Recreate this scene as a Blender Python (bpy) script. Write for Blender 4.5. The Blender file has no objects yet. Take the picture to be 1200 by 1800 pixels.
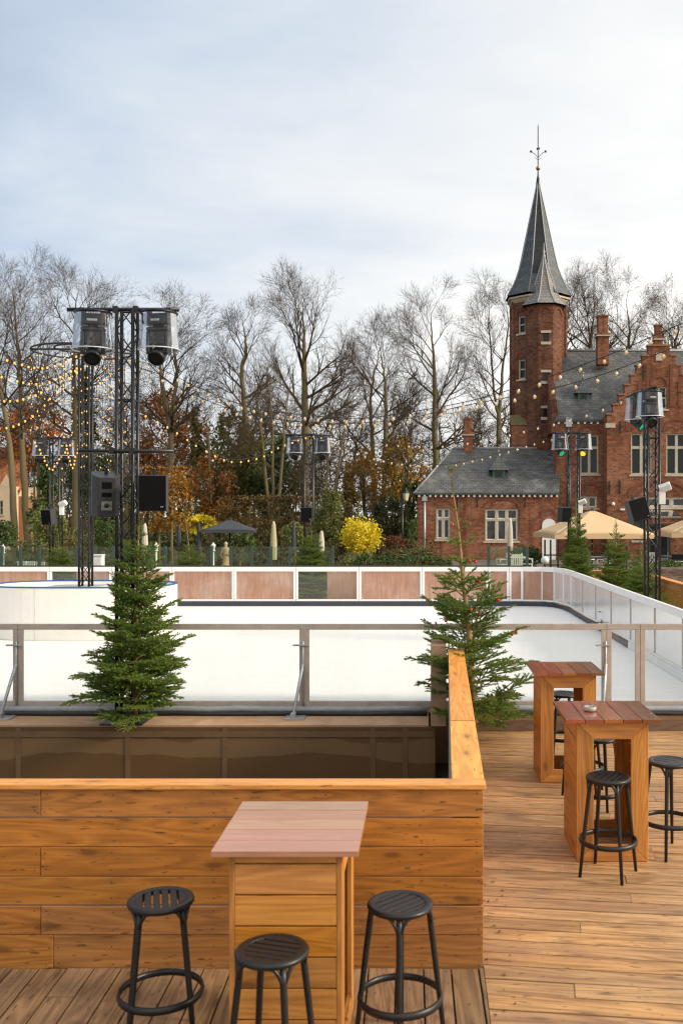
import bpy, bmesh, math, random
import numpy as np
from mathutils import Vector, Matrix
PI = math.pi
SC = bpy.context.scene
COL = SC.collection
F = 1700.0; VX = 750.0; HY = 900.0; EYE = 2.8
def at(px, py, Y):
    """point at depth Y seen at photo pixel (px, py)"""
    return ((px - VX) * Y / F, Y, EYE - (py - HY) * Y / F)
def X_(px, Y): return (px - VX) * Y / F
def Z_(py, Y): return EYE - (py - HY) * Y / F
RND = random.Random(7)

# ------------------------------------------------------------------ objects
def link(name, me, m=None, parent=None, loc=(0, 0, 0), rot=(0, 0, 0)):
    o = bpy.data.objects.new(name, me)
    COL.objects.link(o)
    o.location = loc; o.rotation_euler = rot
    if parent is not None: o.parent = parent
    if m is not None and me is not None and not me.materials:
        for k in (m if isinstance(m, (list, tuple)) else [m]): me.materials.append(k)
    return o
def tag(o, label=None, cat=None, group=None, kind=None):
    if label: o['label'] = label
    if cat: o['category'] = cat
    if group: o['group'] = group
    if kind: o['kind'] = kind
    return o
def thing(name, label, cat, loc=(0, 0, 0), rz=0.0, group=None):
    o = bpy.data.objects.new(name, None); COL.objects.link(o)
    o.empty_display_size = 0.2
    o.location = loc; o.rotation_euler = (0, 0, rz)
    return tag(o, label, cat, group)
def dup(root, loc, rz=0.0, label=None, scale=None):
    r = root.copy(); COL.objects.link(r); r.location = loc; r.rotation_euler = (0, 0, rz)
    if scale is not None: r.scale = (scale,) * 3 if isinstance(scale, (int, float)) else scale
    if label: r['label'] = label
    for ch in list(root.children):
        c = ch.copy(); COL.objects.link(c); c.parent = r
        for g in list(ch.children):
            d = g.copy(); COL.objects.link(d); d.parent = c
    return r
def bevel(o, w=0.004, seg=1):
    b = o.modifiers.new('Bevel', 'BEVEL'); b.width = w; b.segments = seg; b.limit_method = 'ANGLE'; b.angle_limit = math.radians(50)
    return o

class MB:
    """collects shapes with metre UVs into one mesh"""
    def __init__(self):
        self.v = []; self.f = []; self.uv = []; self.mi = []; self.sm = []
    def face(self, pts, uvs=None, mi=0, smooth=False):
        b = len(self.v); self.v += [tuple(p) for p in pts]
        self.f.append(list(range(b, b + len(pts))))
        self.uv.append(uvs if uvs else self._box(pts)); self.mi.append(mi); self.sm.append(smooth)
    def _box(self, pts):
        a, b, c = Vector(pts[0]), Vector(pts[1]), Vector(pts[2])
        n = (b - a).cross(c - a)
        ax = max(range(3), key=lambda i: abs(n[i]))
        if ax == 2: return [(p[0], p[1]) for p in pts]
        if ax == 1: return [(p[0], p[2]) for p in pts]
        return [(p[1], p[2]) for p in pts]
    def shared(self, verts, faces, uvs=None, mi=0, smooth=True):
        b = len(self.v); self.v += [tuple(p) for p in verts]
        for k, fc in enumerate(faces):
            self.f.append([b + i for i in fc])
            self.uv.append(uvs[k] if uvs else self._box([verts[i] for i in fc])); self.mi.append(mi); self.sm.append(smooth)
    def box(self, x0, x1, y0, y1, z0, z1, grain='x', mi=0, M=None, taper=None):
        """box; UV u runs along the grain axis"""
        P = [(x0, y0, z0), (x1, y0, z0), (x1, y1, z0), (x0, y1, z0), (x0, y0, z1), (x1, y0, z1), (x1, y1, z1), (x0, y1, z1)]
        fs = [(0, 3, 2, 1), (4, 5, 6, 7), (0, 1, 5, 4), (1, 2, 6, 5), (2, 3, 7, 6), (3, 0, 4, 7)]
        ga = 'xyz'.index(grain); oth = [i for i in range(3) if i != ga]
        uvs = []
        for fc in fs:
            pts = [P[i] for i in fc]
            # cross axis that varies on this face
            vary = [i for i in oth if max(p[i] for p in pts) - min(p[i] for p in pts) > 1e-9]
            gv = max(p[ga] for p in pts) - min(p[ga] for p in pts) > 1e-9
            if gv: uvs.append([(p[ga], p[vary[0]] if vary else 0) for p in pts])
            else: uvs.append([(p[oth[0]] * 0.15, p[oth[1]]) for p in pts])
        if M is not None: P = [tuple(M @ Vector(p)) for p in P]
        self.shared(P, fs, uvs, mi, False)
    def prism(self, poly, y0, y1, mi=0, plane='xz', uvdir=None):
        """polygon (a,b) in a plane, extruded along the third axis"""
        def P(a, b, c):
            return {'xz': (a, c, b), 'xy': (a, b, c), 'yz': (c, a, b)}[plane]
        n = len(poly)
        vs = [P(a, b, y0) for a, b in poly] + [P(a, b, y1) for a, b in poly]
        fs = [tuple(range(n)), tuple(range(2 * n - 1, n - 1, -1))] + [(i, i + n, (i + 1) % n + n, (i + 1) % n) for i in range(n)]
        uvs = None
        if uvdir == 'a': q = lambda p: (p[0], p[1])
        elif uvdir == 'b': q = lambda p: (p[1], p[0])
        else: q = None
        if q:
            pp = [(a, b, y0) for a, b in poly] + [(a, b, y1) for a, b in poly]
            uvs = []
            for fc in fs[:2]: uvs.append([q(pp[i]) for i in fc])
            for fc in fs[2:]: uvs.append([(q(pp[i])[0], q(pp[i])[1] + (pp[i][2])) for i in fc])
        self.shared(vs, fs, uvs, mi, False)
    def tube(self, pts, r, n=8, mi=0, cap=True, smooth=True, flat=None):
        pts = [Vector(p) for p in pts]; m = len(pts)
        rs = r if isinstance(r, (list, tuple)) else [r] * m
        vs = []; up = Vector((0, 0, 1)); prev = None; L = 0; us = []
        for i, p in enumerate(pts):
            t = (pts[min(i + 1, m - 1)] - pts[max(i - 1, 0)]).normalized()
            if prev is None:
                a = t.cross(up) if abs(t.z) < 0.95 else t.cross(Vector((0, 1, 0)))
            else:
                a = prev - t * prev.dot(t)
            a.normalize(); b = t.cross(a); prev = a
            if i: L += (p - pts[i - 1]).length
            us.append(L)
            for k in range(n):
                an = 2 * PI * k / n
                vs.append(p + (a * math.cos(an) + b * math.sin(an) * (flat or 1)) * rs[i])
        fs = []; uvs = []
        for i in range(m - 1):
            for k in range(n):
                k2 = (k + 1) % n
                fs.append((i * n + k, i * n + k2, (i + 1) * n + k2, (i + 1) * n + k))
                w = 2 * PI * rs[i] / n
                uvs.append([(us[i], k * w), (us[i], (k + 1) * w), (us[i + 1], (k + 1) * w), (us[i + 1], k * w)])
        if cap:
            fs.append(tuple(range(n - 1, -1, -1))); uvs.append([(0, 0)] * n)
            fs.append(tuple(range((m - 1) * n, m * n))); uvs.append([(0, 0)] * n)
        self.shared(vs, fs, uvs, mi, smooth)
    def lathe(self, prof, n=24, c=(0, 0, 0), mi=0, smooth=True, M=None, closed=False):
        vs = []
        for r, z in prof:
            for k in range(n):
                an = 2 * PI * k / n
                p = Vector((c[0] + r * math.cos(an), c[1] + r * math.sin(an), c[2] + z))
                vs.append(M @ p if M is not None else p)
        fs = []; uvs = []; m = len(prof); s = 0; ss = [0]
        for i in range(1, m): s += math.hypot(prof[i][0] - prof[i - 1][0], prof[i][1] - prof[i - 1][1]); ss.append(s)
        rng = range(m if closed else m - 1)
        rad = max(p[0] for p in prof)
        for i in rng:
            j = (i + 1) % m
            for k in range(n):
                k2 = (k + 1) % n
                fs.append((i * n + k, i * n + k2, j * n + k2, j * n + k))
                u0 = 2 * PI * k / n * rad; u1 = 2 * PI * (k + 1) / n * rad
                uvs.append([(u0, ss[i]), (u1, ss[i]), (u1, ss[j]), (u0, ss[j])])
        self.shared(vs, fs, uvs, mi, smooth)
    def sphere(self, c, r, n=12, mi=0, sz=1.0):
        m = max(4, n // 2)
        prof = [(max(1e-4, r * math.sin(PI * i / m)), -r * sz * math.cos(PI * i / m)) for i in range(m + 1)]
        self.lathe(prof, n, c, mi)
    def mesh(self, name):
        me = bpy.data.meshes.new(name)
        me.from_pydata(self.v, [], self.f)
        uvl = me.uv_layers.new(name='UVMap')
        flat = [c for fu in self.uv for p in fu for c in p]
        uvl.data.foreach_set('uv', flat)
        me.polygons.foreach_set('material_index', self.mi)
        me.polygons.foreach_set('use_smooth', self.sm)
        me.update()
        return me
    def build(self, name, m, parent=None, loc=(0, 0, 0), rot=(0, 0, 0)):
        return link(name, self.mesh(name), m, parent, loc, rot)

def np_mesh(name, V, Fc, mi=None):
    """V (n,3) array, Fc (m,k) array of one polygon size"""
    me = bpy.data.meshes.new(name)
    V = np.asarray(V, dtype=np.float32); Fc = np.asarray(Fc, dtype=np.int32)
    me.vertices.add(len(V)); me.vertices.foreach_set('co', V.ravel())
    k = Fc.shape[1]
    me.loops.add(Fc.size); me.loops.foreach_set('vertex_index', Fc.ravel())
    me.polygons.add(len(Fc)); me.polygons.foreach_set('loop_start', np.arange(0, Fc.size, k, dtype=np.int32))
    if mi is not None: me.polygons.foreach_set('material_index', np.asarray(mi, dtype=np.int32))
    me.update(calc_edges=True)
    return me
def seg_mesh(name, P0, P1, R0, R1, n=3):
    """every segment becomes an n-sided tapered prism"""
    P0 = np.asarray(P0); P1 = np.asarray(P1); R0 = np.asarray(R0)[:, None]; R1 = np.asarray(R1)[:, None]
    T = P1 - P0; T /= np.maximum(np.linalg.norm(T, axis=1, keepdims=True), 1e-9)
    ref = np.where(np.abs(T[:, 2:3]) < 0.9, np.array([[0, 0, 1.0]]), np.array([[0, 1.0, 0]]))
    A = np.cross(T, ref); A /= np.maximum(np.linalg.norm(A, axis=1, keepdims=True), 1e-9)
    B = np.cross(T, A)
    rings = []
    for Pn, R in ((P0, R0), (P1, R1)):
        for k in range(n):
            an = 2 * PI * k / n
            rings.append(Pn + (A * math.cos(an) + B * math.sin(an)) * R)
    V = np.stack(rings, 1).reshape(-1, 3)
    base = np.arange(len(P0))[:, None, None] * 2 * n
    q = np.array([[k, (k + 1) % n, n + (k + 1) % n, n + k] for k in range(n)])[None]
    return np_mesh(name, V, (base + q).reshape(-1, 4))
def leaf_arrays(P, size, rs, up=0.0, aspect=0.6):
    """random quads at points P -> V, F"""
    n = len(P)
    a = rs.normal(size=(n, 3)); a[:, 2] *= (1 - up); a /= np.linalg.norm(a, axis=1, keepdims=True)
    b = rs.normal(size=(n, 3)); b -= a * (a * b).sum(1, keepdims=True); b /= np.linalg.norm(b, axis=1, keepdims=True)
    s = size * rs.uniform(0.6, 1.3, size=(n, 1))
    V = np.stack([P - a * s, P + b * s * aspect, P + a * s, P - b * s * aspect], 1).reshape(-1, 3)
    Fq = np.arange(n * 4).reshape(-1, 4)
    return V, Fq
# ------------------------------------------------------------------ materials
class NT:
    def __init__(self, tree): self.t = tree; self.n = tree.nodes; self.l = tree.links
    def put(self, sock, v):
        if v is None: return
        if isinstance(v, bpy.types.NodeSocket): self.l.new(v, sock)
        elif isinstance(v, (tuple, list)) and len(v) == 3 and sock.type == 'RGBA': sock.default_value = (*v, 1)
        else: sock.default_value = v
    def add(self, typ, props=None, **kw):
        nd = self.n.new('ShaderNode' + typ)
        for k, v in (props or {}).items(): setattr(nd, k, v)
        for k, v in kw.items():
            s = nd.inputs[int(k[1:])] if k[0] == '_' and k[1:].isdigit() else nd.inputs[k.replace('_', ' ')]
            self.put(s, v)
        return nd
    def math(self, op, a, b=None, c=None, clamp=False):
        nd = self.n.new('ShaderNodeMath'); nd.operation = op; nd.use_clamp = clamp
        for i, v in enumerate((a, b, c)):
            if v is not None: self.put(nd.inputs[i], v)
        return nd.outputs[0]
    def comb(self, x, y, z=0.0): return self.add('CombineXYZ', X=x, Y=y, Z=z).outputs[0]
    def noise(self, vec, scale=1.0, detail=3.0, dist=0.0, rough=0.5):
        return self.add('TexNoise', Vector=vec, Scale=scale, Detail=detail, Distortion=dist, Roughness=rough).outputs[0]
    def mix(self, f, a, b, mode='MIX'):
        nd = self.n.new('ShaderNodeMixRGB'); nd.blend_type = mode
        self.put(nd.inputs[0], f); self.put(nd.inputs[1], a); self.put(nd.inputs[2], b); return nd.outputs[0]
    def ramp(self, f, stops, interp='LINEAR'):
        nd = self.n.new('ShaderNodeValToRGB'); cr = nd.color_ramp; cr.interpolation = interp
        while len(cr.elements) < len(stops): cr.elements.new(0.5)
        for e, (p, c) in zip(cr.elements, stops): e.position = p; e.color = (*c, 1) if len(c) == 3 else c
        self.put(nd.inputs[0], f); return nd.outputs[0]
    def rng(self, v, a, b, c=0.0, d=1.0):
        return self.add('MapRange', Value=v, From_Min=a, From_Max=b, To_Min=c, To_Max=d).outputs[0]
    def obj(self): return self.add('TexCoord').outputs['Object']
    def uv(self): return self.add('TexCoord').outputs['UV']
    def isl(self): return self.add('NewGeometry').outputs['Random Per Island']
    def bump(self, h, strength=0.3, dist=0.01): return self.add('Bump', Height=h, Strength=strength, Distance=dist).outputs[0]

def newmat(name):
    m = bpy.data.materials.new(name); m.use_nodes = True
    nt = NT(m.node_tree); nt.n.clear()
    nt.out = nt.add('OutputMaterial')
    return m, nt
def princ(nt, color, rough=0.5, metal=0.0, normal=None, spec=0.5, **kw):
    b = nt.add('BsdfPrincipled', Base_Color=color, Roughness=rough, Metallic=metal)
    b.inputs['Specular IOR Level'].default_value = spec
    if normal is not None: nt.l.new(normal, b.inputs['Normal'])
    for k, v in kw.items(): nt.put(b.inputs[k.replace('_', ' ')], v)
    nt.l.new(b.outputs[0], nt.out.inputs[0]); return b

def plain(name, color, rough=0.5, metal=0.0, var=0.25, scale=6.0, bump=0.0, spec=0.5, **kw):
    """colour broken up by soft noise so nothing is perfectly uniform"""
    m, nt = newmat(name); o = nt.obj()
    f = nt.noise(o, scale, 5, 0.3, 0.6); f2 = nt.noise(o, scale * 9, 3)
    k = nt.math('ADD', nt.math('MULTIPLY', f, 0.7), nt.math('MULTIPLY', f2, 0.3))
    lo = tuple(c * (1 - var) for c in color); hi = tuple(min(1, c * (1 + var)) for c in color)
    c = nt.mix(nt.rng(k, 0.3, 0.7), lo, hi)
    r = nt.rng(f, 0.3, 0.7, max(0.02, rough * 0.8), min(1, rough * 1.2))
    princ(nt, c, r, metal, nt.bump(f2, bump, 0.005) if bump else None, spec, **kw)
    return m

def wood(name, dark, light, rough=0.6, var=0.4, knots=1.0, dirt=0.0, dirtcol=(0.05, 0.04, 0.03), spec=0.4, hue=0.03, coat=0.0, flecks=False):
    m, nt = newmat(name)
    s = nt.add('SeparateXYZ', Vector=nt.uv()); u, v = s.outputs[0], s.outputs[1]
    r = nt.isl()
    r2 = nt.math('FRACT', nt.math('MULTIPLY', r, 17.31)); r3 = nt.math('FRACT', nt.math('MULTIPLY', r, 91.7))
    def vec(su, sv, o): return nt.comb(nt.math('MULTIPLY_ADD', u, su, nt.math('MULTIPLY', r, o)), nt.math('MULTIPLY_ADD', v, sv, nt.math('MULTIPLY', r2, o * 0.7)))
    g1 = nt.noise(vec(0.9, 13, 53), 1, 5, 0.5, 0.6)
    g2 = nt.noise(vec(4, 160, 31), 1, 3, 0.1, 0.6)
    w = nt.noise(vec(0.55, 5.0, 77), 1, 2, 0.4)
    g3 = nt.math('MULTIPLY_ADD', nt.math('SINE', nt.math('MULTIPLY', w, 70)), 0.5, 0.5)
    g4 = nt.noise(vec(1.6, 48, 23), 1, 4, 0.25, 0.65)
    f = nt.math('ADD', nt.math('ADD', nt.math('MULTIPLY', g1, 0.30), nt.math('MULTIPLY', g4, 0.34)), nt.math('ADD', nt.math('MULTIPLY', g2, 0.22), nt.math('MULTIPLY', g3, 0.14)))
    c = nt.mix(nt.rng(f, 0.37, 0.64), dark, light)
    c = nt.mix(nt.rng(g4, 0.62, 0.74, 0, 0.4), c, tuple(x * 0.45 for x in dark))
    hsv = nt.add('HueSaturation', Hue=nt.math('MULTIPLY_ADD', r3, hue, 0.5 - hue / 2), Saturation=nt.math('MULTIPLY_ADD', r2, 0.10, 0.95), Value=nt.math('MULTIPLY_ADD', r, var, 1 - var * 0.55), Color=c)
    c = hsv.outputs[0]
    if knots:
        kv = nt.add('TexVoronoi', {'voronoi_dimensions': '2D'}, Vector=vec(1.25, 3.6, 19), Scale=1.0).outputs['Distance']
        kd = nt.math('ADD', kv, nt.math('MULTIPLY', nt.math('SUBTRACT', g1, 0.5), 0.12))
        kf = nt.rng(kd, 0.035, 0.085, 1, 0)
        halo = nt.rng(kd, 0.05, 0.2, 0.45, 0)
        c = nt.mix(nt.math('MULTIPLY', halo, knots), c, tuple(x * 0.62 for x in dark))
        c = nt.mix(nt.math('MULTIPLY', kf, knots * 0.8), c, tuple(x * 0.3 for x in dark))
    if dirt:
        o = nt.add('NewGeometry').outputs['Position']
        d = nt.noise(o, 1.3, 6, 0.6, 0.65); d2 = nt.noise(o, 7, 5, 0.4, 0.7)
        df = nt.math('ADD', nt.rng(d, 0.42, 0.75), nt.rng(d2, 0.6, 0.75, 0, 0.6))
        c = nt.mix(nt.math('MULTIPLY', df, dirt, clamp=True), c, dirtcol)
        sp = nt.noise(vec(9, 45, 7), 1, 2, 0.2); c = nt.mix(nt.rng(sp, 0.64, 0.70, 0, 0.8), c, tuple(x * 0.35 for x in dark))
    if flecks:
        o = nt.add('NewGeometry').outputs['Position']
        vd = nt.add('TexVoronoi', Vector=o, Scale=3.1).outputs['Distance']
        c = nt.mix(nt.rng(vd, 0.022, 0.03, 0.85, 0), c, (0.75, 0.7, 0.62))
    b = princ(nt, c, nt.rng(g1, 0.3, 0.7, rough * 0.8, min(1, rough * 1.15)), 0, nt.bump(f, 0.35, 0.004), spec)
    if coat: b.inputs['Coat Weight'].default_value = coat; b.inputs['Coat Roughness'].default_value = 0.12
    return m

def brick(name, c1, c2, mortar, bw=0.21, bh=0.066, ms=0.012, moss=0.0, rough=0.85):
    m, nt = newmat(name); uv = nt.uv()
    b = nt.add('TexBrick', Vector=uv, Color1=c1, Color2=c2, Mortar=mortar, Scale=1.0, Mortar_Size=ms, Bias=0.0, Brick_Width=bw, Row_Height=bh)
    o = nt.obj()
    n1 = nt.noise(o, 0.7, 6, 0.4, 0.65); n2 = nt.noise(o, 5, 4, 0.2, 0.6)
    n3 = nt.noise(nt.add('Mapping', Vector=o, Scale=(3.2, 3.2, 9)).outputs[0], 1, 4, 0.2, 0.75)
    c = nt.mix(nt.rng(n1, 0.38, 0.68, 0, 0.75), b.outputs[0], tuple(x * 0.45 for x in c1))
    c = nt.mix(nt.rng(n3, 0.52, 0.66, 0, 0.75), c, tuple(x * 0.5 for x in c1))
    c = nt.mix(nt.rng(n3, 0.46, 0.36, 0, 0.6), c, tuple(min(1, x * 1.35) for x in c2))
    c = nt.mix(nt.rng(n2, 0.6, 0.72, 0, 0.5), c, tuple(min(1, x * 1.5) for x in c2))
    sk = nt.noise(nt.add('Mapping', Vector=o, Scale=(2.2, 2.2, 0.16)).outputs[0], 1, 5, 0.3, 0.7)
    c = nt.mix(nt.rng(sk, 0.52, 0.72, 0, 0.7), c, tuple(x * 0.3 for x in c1))
    if moss: c = nt.mix(nt.rng(nt.noise(o, 0.5, 5, 0.8, 0.7), 0.5, 0.68, 0, moss), c, (0.10, 0.095, 0.045))
    princ(nt, c, rough, 0, nt.bump(b.outputs['Fac'], -0.4, 0.01), 0.2)
    return m

def slate(name, c1, c2, moss=0.4, mosscol=(0.12, 0.11, 0.05), light=0.35):
    m, nt = newmat(name); uv = nt.uv()
    b = nt.add('TexBrick', Vector=uv, Color1=c1, Color2=c2, Mortar=tuple(x * 0.35 for x in c1), Scale=1.0, Mortar_Size=0.014, Bias=-0.1, Brick_Width=0.26, Row_Height=0.15)
    o = nt.obj()
    c = nt.mix(nt.rng(nt.noise(o, 0.9, 6, 0.8, 0.7), 0.5, 0.75, 0, moss), b.outputs[0], mosscol)
    c = nt.mix(nt.rng(nt.noise(o, 1.6, 6, 0.3, 0.7), 0.52, 0.75, 0, light), c, (0.30, 0.30, 0.29))
    c = nt.mix(nt.rng(nt.noise(o, 0.55, 5, 0.5, 0.6), 0.5, 0.7, 0, 0.55), c, tuple(x * 0.35 for x in c1))
    princ(nt, c, 0.55, 0, nt.bump(b.outputs['Fac'], -0.5, 0.012), 0.4)
    return m

def leafmat(name, cols, rough=0.6, trans=0.25):
    m, nt = newmat(name)
    r = nt.isl()
    st = [(i / max(1, len(cols) - 1), c) for i, c in enumerate(cols)]
    o = nt.obj(); cl = nt.noise(o, 0.8, 3)
    c = nt.ramp(nt.math('ADD', nt.math('MULTIPLY', r, 0.7), nt.rng(cl, 0.3, 0.7, 0, 0.35)), st)
    b = nt.add('BsdfPrincipled', Base_Color=c, Roughness=rough); b.inputs['Specular IOR Level'].default_value = 0.25
    t = nt.add('BsdfTranslucent', Color=c)
    mx = nt.add('MixShader', Fac=trans, _1=b.outputs[0], _2=t.outputs[0])
    nt.l.new(mx.outputs[0], nt.out.inputs[0]); return m

def bark(name, a, b, moss=(0.10, 0.09, 0.02), mf=0.5):
    m, nt = newmat(name); o = nt.obj()
    n1 = nt.noise(o, 1.2, 4, 0.4, 0.6); n2 = nt.noise(o, 9, 4)
    c = nt.mix(n2, a, b); c = nt.mix(nt.rng(n1, 0.42, 0.62, 0, mf), c, moss)
    princ(nt, c, 0.85, 0, nt.bump(n2, 0.4, 0.02), 0.2); return m

def clearmat(name, dirtcol=(0.8, 0.8, 0.8), dirt=0.08, streak=0.1, tint=(1, 1, 1), gloss=1.0, sc=(1, 1, 1), rough=0.03, lo=0.5, hi=0.8):
    """clear sheet: see-through, mirror at grazing angles, with dust and run marks"""
    m, nt = newmat(name)
    mp = nt.add('Mapping', Vector=nt.obj(), Scale=sc).outputs[0]
    d = nt.noise(mp, 1.0, 5, 0.3, 0.6)
    tr = nt.add('BsdfTransparent', Color=tint)
    df = nt.add('BsdfDiffuse', Color=dirtcol)
    gl = nt.add('BsdfGlossy', Color=(0.9, 0.9, 0.9), Roughness=rough)
    fr = nt.add('Fresnel', IOR=1.45)
    m1 = nt.add('MixShader', Fac=nt.math('ADD', dirt, nt.rng(d, lo, hi, 0, streak), clamp=True), _1=tr.outputs[0], _2=df.outputs[0])
    m2 = nt.add('MixShader', Fac=nt.math('MULTIPLY', fr.outputs[0], gloss, clamp=True), _1=m1.outputs[0], _2=gl.outputs[0])
    nt.l.new(m2.outputs[0], nt.out.inputs[0]); return m

def glow(name, color, s):
    m, nt = newmat(name); e = nt.add('Emission', Color=color, Strength=s)
    nt.l.new(e.outputs[0], nt.out.inputs[0]); m.cycles.emission_sampling = 'NONE'; return m

M = {}
M['parapet'] = wood('warm_cladding_wood', (0.275, 0.108, 0.025), (0.50, 0.208, 0.047), 0.5, 0.42, 0.7, 0.14, (0.17, 0.08, 0.035), hue=0.006)
M['cap'] = wood('orange_cap_wood', (0.60, 0.24, 0.035), (0.85, 0.42, 0.080), 0.42, 0.2, 0.7, 0.12, (0.35, 0.17, 0.06))
M['table'] = wood('orange_table_wood', (0.36, 0.135, 0.022), (0.58, 0.245, 0.045), 0.5, 0.3, 0.8, hue=0.006)
M['table_red'] = wood('red_stained_wood', (0.17, 0.042, 0.014), (0.36, 0.105, 0.03), 0.22, 0.55, 0.3, 0.15, (0.09, 0.03, 0.015), spec=0.6, coat=0.5)
M['table_pale'] = wood('pale_red_wood', (0.37, 0.175, 0.092), (0.47, 0.235, 0.13), 0.34, 0.16, 0.15, spec=0.6, coat=0.3)
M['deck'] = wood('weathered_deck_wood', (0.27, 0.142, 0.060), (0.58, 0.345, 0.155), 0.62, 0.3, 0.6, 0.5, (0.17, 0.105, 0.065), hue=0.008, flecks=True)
M['deck_shaded'] = wood('shaded_deck_wood', (0.175, 0.10, 0.05), (0.39, 0.235, 0.118), 0.7, 0.25, 0.6, 0.6, (0.10, 0.062, 0.04), hue=0.008)  # shade over the left deck is put into this darker wood colour
M['greywood'] = wood('grey_board', (0.30, 0.24, 0.18), (0.50, 0.42, 0.33), 0.7, 0.15, 0.2)
M['brownboard'] = plain('brown_board', (0.38, 0.235, 0.14), 0.8, 0, 0.3, 5, 0.2)
M['wallwood'] = wood('orange_wall_wood', (0.38, 0.17, 0.04), (0.62, 0.32, 0.09), 0.6, 0.35, 0.7)
M['black_plastic'] = plain('black_plastic', (0.008, 0.0085, 0.0095), 0.40, 0, 0.25, 20, 0.05)
M['black_metal'] = plain('black_metal', (0.008, 0.008, 0.009), 0.36, 0.0, 0.3, 12, spec=.45)
M['cable'] = plain('black_rubber', (0.02, 0.02, 0.02), 0.6)
M['grille'] = plain('speaker_grille', (0.003, 0.003, 0.0035), 0.8, 0, 0.3, 60, 0.3, spec=.15)
M['alu'] = plain('aluminium', (0.46, 0.39, 0.34), 0.42, 0.25, 0.15, 9)
M['steel'] = plain('galvanised_steel', (0.42, 0.43, 0.44), 0.4, 0.7, 0.25, 25)
M['white_frame'] = plain('white_paint', (0.80, 0.79, 0.77), 0.45, 0, 0.06, 3)
M['dark_strip'] = plain('dark_kick_strip', (0.03, 0.04, 0.06), 0.5)
M['blue'] = plain('blue_rim', (0.02, 0.10, 0.26), 0.4)
M['cream'] = plain('cream_board', (0.80, 0.77, 0.71), 0.55, 0, 0.05, 2)
M['brick'] = brick('red_brick', (0.215, 0.062, 0.026), (0.37, 0.128, 0.055), (0.25, 0.18, 0.13))
M['brick_dark'] = brick('old_dark_brick', (0.12, 0.04, 0.022), (0.235, 0.085, 0.044), (0.15, 0.11, 0.08))
M['brick_arch'] = plain('arch_brick', (0.17, 0.056, 0.028), 0.85, 0, 0.35, 14)
M['stone'] = plain('pale_stone', (0.48, 0.41, 0.31), 0.8, 0, 0.25, 6, 0.2)
M['slate'] = slate('grey_slate', (0.066, 0.071, 0.077), (0.13, 0.132, 0.134), 0.5, (0.13, 0.115, 0.06), 0.6)
M['slate_spire'] = slate('spire_slate', (0.066, 0.082, 0.097), (0.12, 0.134, 0.15), 0.6, (0.14, 0.11, 0.055), 0.12)
M['slate_facet'] = slate('dark_facet_slate', (0.012, 0.014, 0.02), (0.024, 0.027, 0.034), 0.1, (0.08, 0.08, 0.08), 0.04)
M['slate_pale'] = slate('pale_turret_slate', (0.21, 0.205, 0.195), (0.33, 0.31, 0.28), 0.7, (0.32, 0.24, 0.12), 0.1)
M['lead'] = plain('lead_flashing', (0.27, 0.28, 0.29), 0.5, 0.3)
M['gutter'] = plain('green_gutter', (0.05, 0.085, 0.075), 0.5)
M['pane'] = plain('dark_window_glass', (0.014, 0.017, 0.02), 0.10, 0, 0.4, 1.2, spec=0.28)
M['pane_pale'] = plain('curtained_window_glass', (0.075, 0.075, 0.07), 0.12, 0, 0.6, 2.5, spec=0.35)
M['green_frame'] = plain('green_paint', (0.03, 0.09, 0.07), 0.45)
M['roof_tile'] = brick('orange_roof_tile', (0.36, 0.12, 0.05), (0.48, 0.18, 0.08), (0.2, 0.07, 0.03), 0.22, 0.28, 0.02)
M['plaster'] = plain('cream_plaster', (0.68, 0.52, 0.34), 0.85, 0, 0.1, 2)
M['canvas_beige'] = plain('beige_canvas', (0.60, 0.42, 0.235), 0.85, 0, 0.07, 2)
M['canvas_cream'] = plain('cream_canvas', (0.55, 0.50, 0.40), 0.85, 0, 0.12, 3)
M['canvas_dark'] = plain('charcoal_canvas', (0.04, 0.045, 0.055), 0.75, 0, 0.15, 3)
M['bark'] = bark('greenish_bark', (0.115, 0.09, 0.058), (0.20, 0.16, 0.105), (0.18, 0.15, 0.05), 0.8)
M['twig'] = bark('brown_twigs', (0.058, 0.039, 0.025), (0.098, 0.068, 0.042), (0.09, 0.07, 0.028), 0.4)
M['spruce_bark'] = bark('spruce_bark', (0.24, 0.14, 0.06), (0.36, 0.23, 0.11), (0.2, 0.15, 0.05), 0.2)
M['needle'] = leafmat('spruce_needles', [(0.065, 0.13, 0.025), (0.14, 0.235, 0.038), (0.30, 0.39, 0.07)], 0.5, 0.38)
M['white_plastic'] = plain('white_plastic', (0.75, 0.75, 0.73), 0.5, 0, 0.08)
M['bauble'] = plain('red_bauble', (0.5, 0.02, 0.015), 0.2)
M['brass'] = plain('gilded_metal', (0.35, 0.22, 0.06), 0.4, 0.8)
M['bulb'] = glow('warm_bulb_glow', (1.0, 0.50, 0.13), 1.25)
M['bulb_pale'] = glow('pale_bulb_glow', (1.0, 0.66, 0.34), .7)
M['bulb_glass'] = clearmat('bulb_glass', dirtcol=(0.9, 0.75, 0.5), dirt=0.35, streak=0.05, tint=(1, 0.88, 0.68))
M['led_green'] = glow('green_lens', (0.03, 0.55, 0.28), 0.6)
M['led_amber'] = glow('amber_lens', (1.0, 0.6, 0.03), 1.0)
M['near_glass'] = clearmat('rink_glass', (0.85, 0.84, 0.8), 0.03, 0.06, (0.97, 0.98, 0.97), 0.5, (1.5, 1, 0.25))
M['frost'] = clearmat('frosted_rink_glass', (0.88, 0.88, 0.87), 0.66, 0.4, (0.95, 0.97, 0.97), 0.6, (1.0, 0.9, 0.5), 0.2, 0.35, 0.7)
M['green_glass'] = clearmat('green_tinted_glass', (0.55, 0.56, 0.42), 0.04, 0.26, (0.86, 0.92, 0.84), 0.8, (0.9, 1, 0.9))
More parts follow.
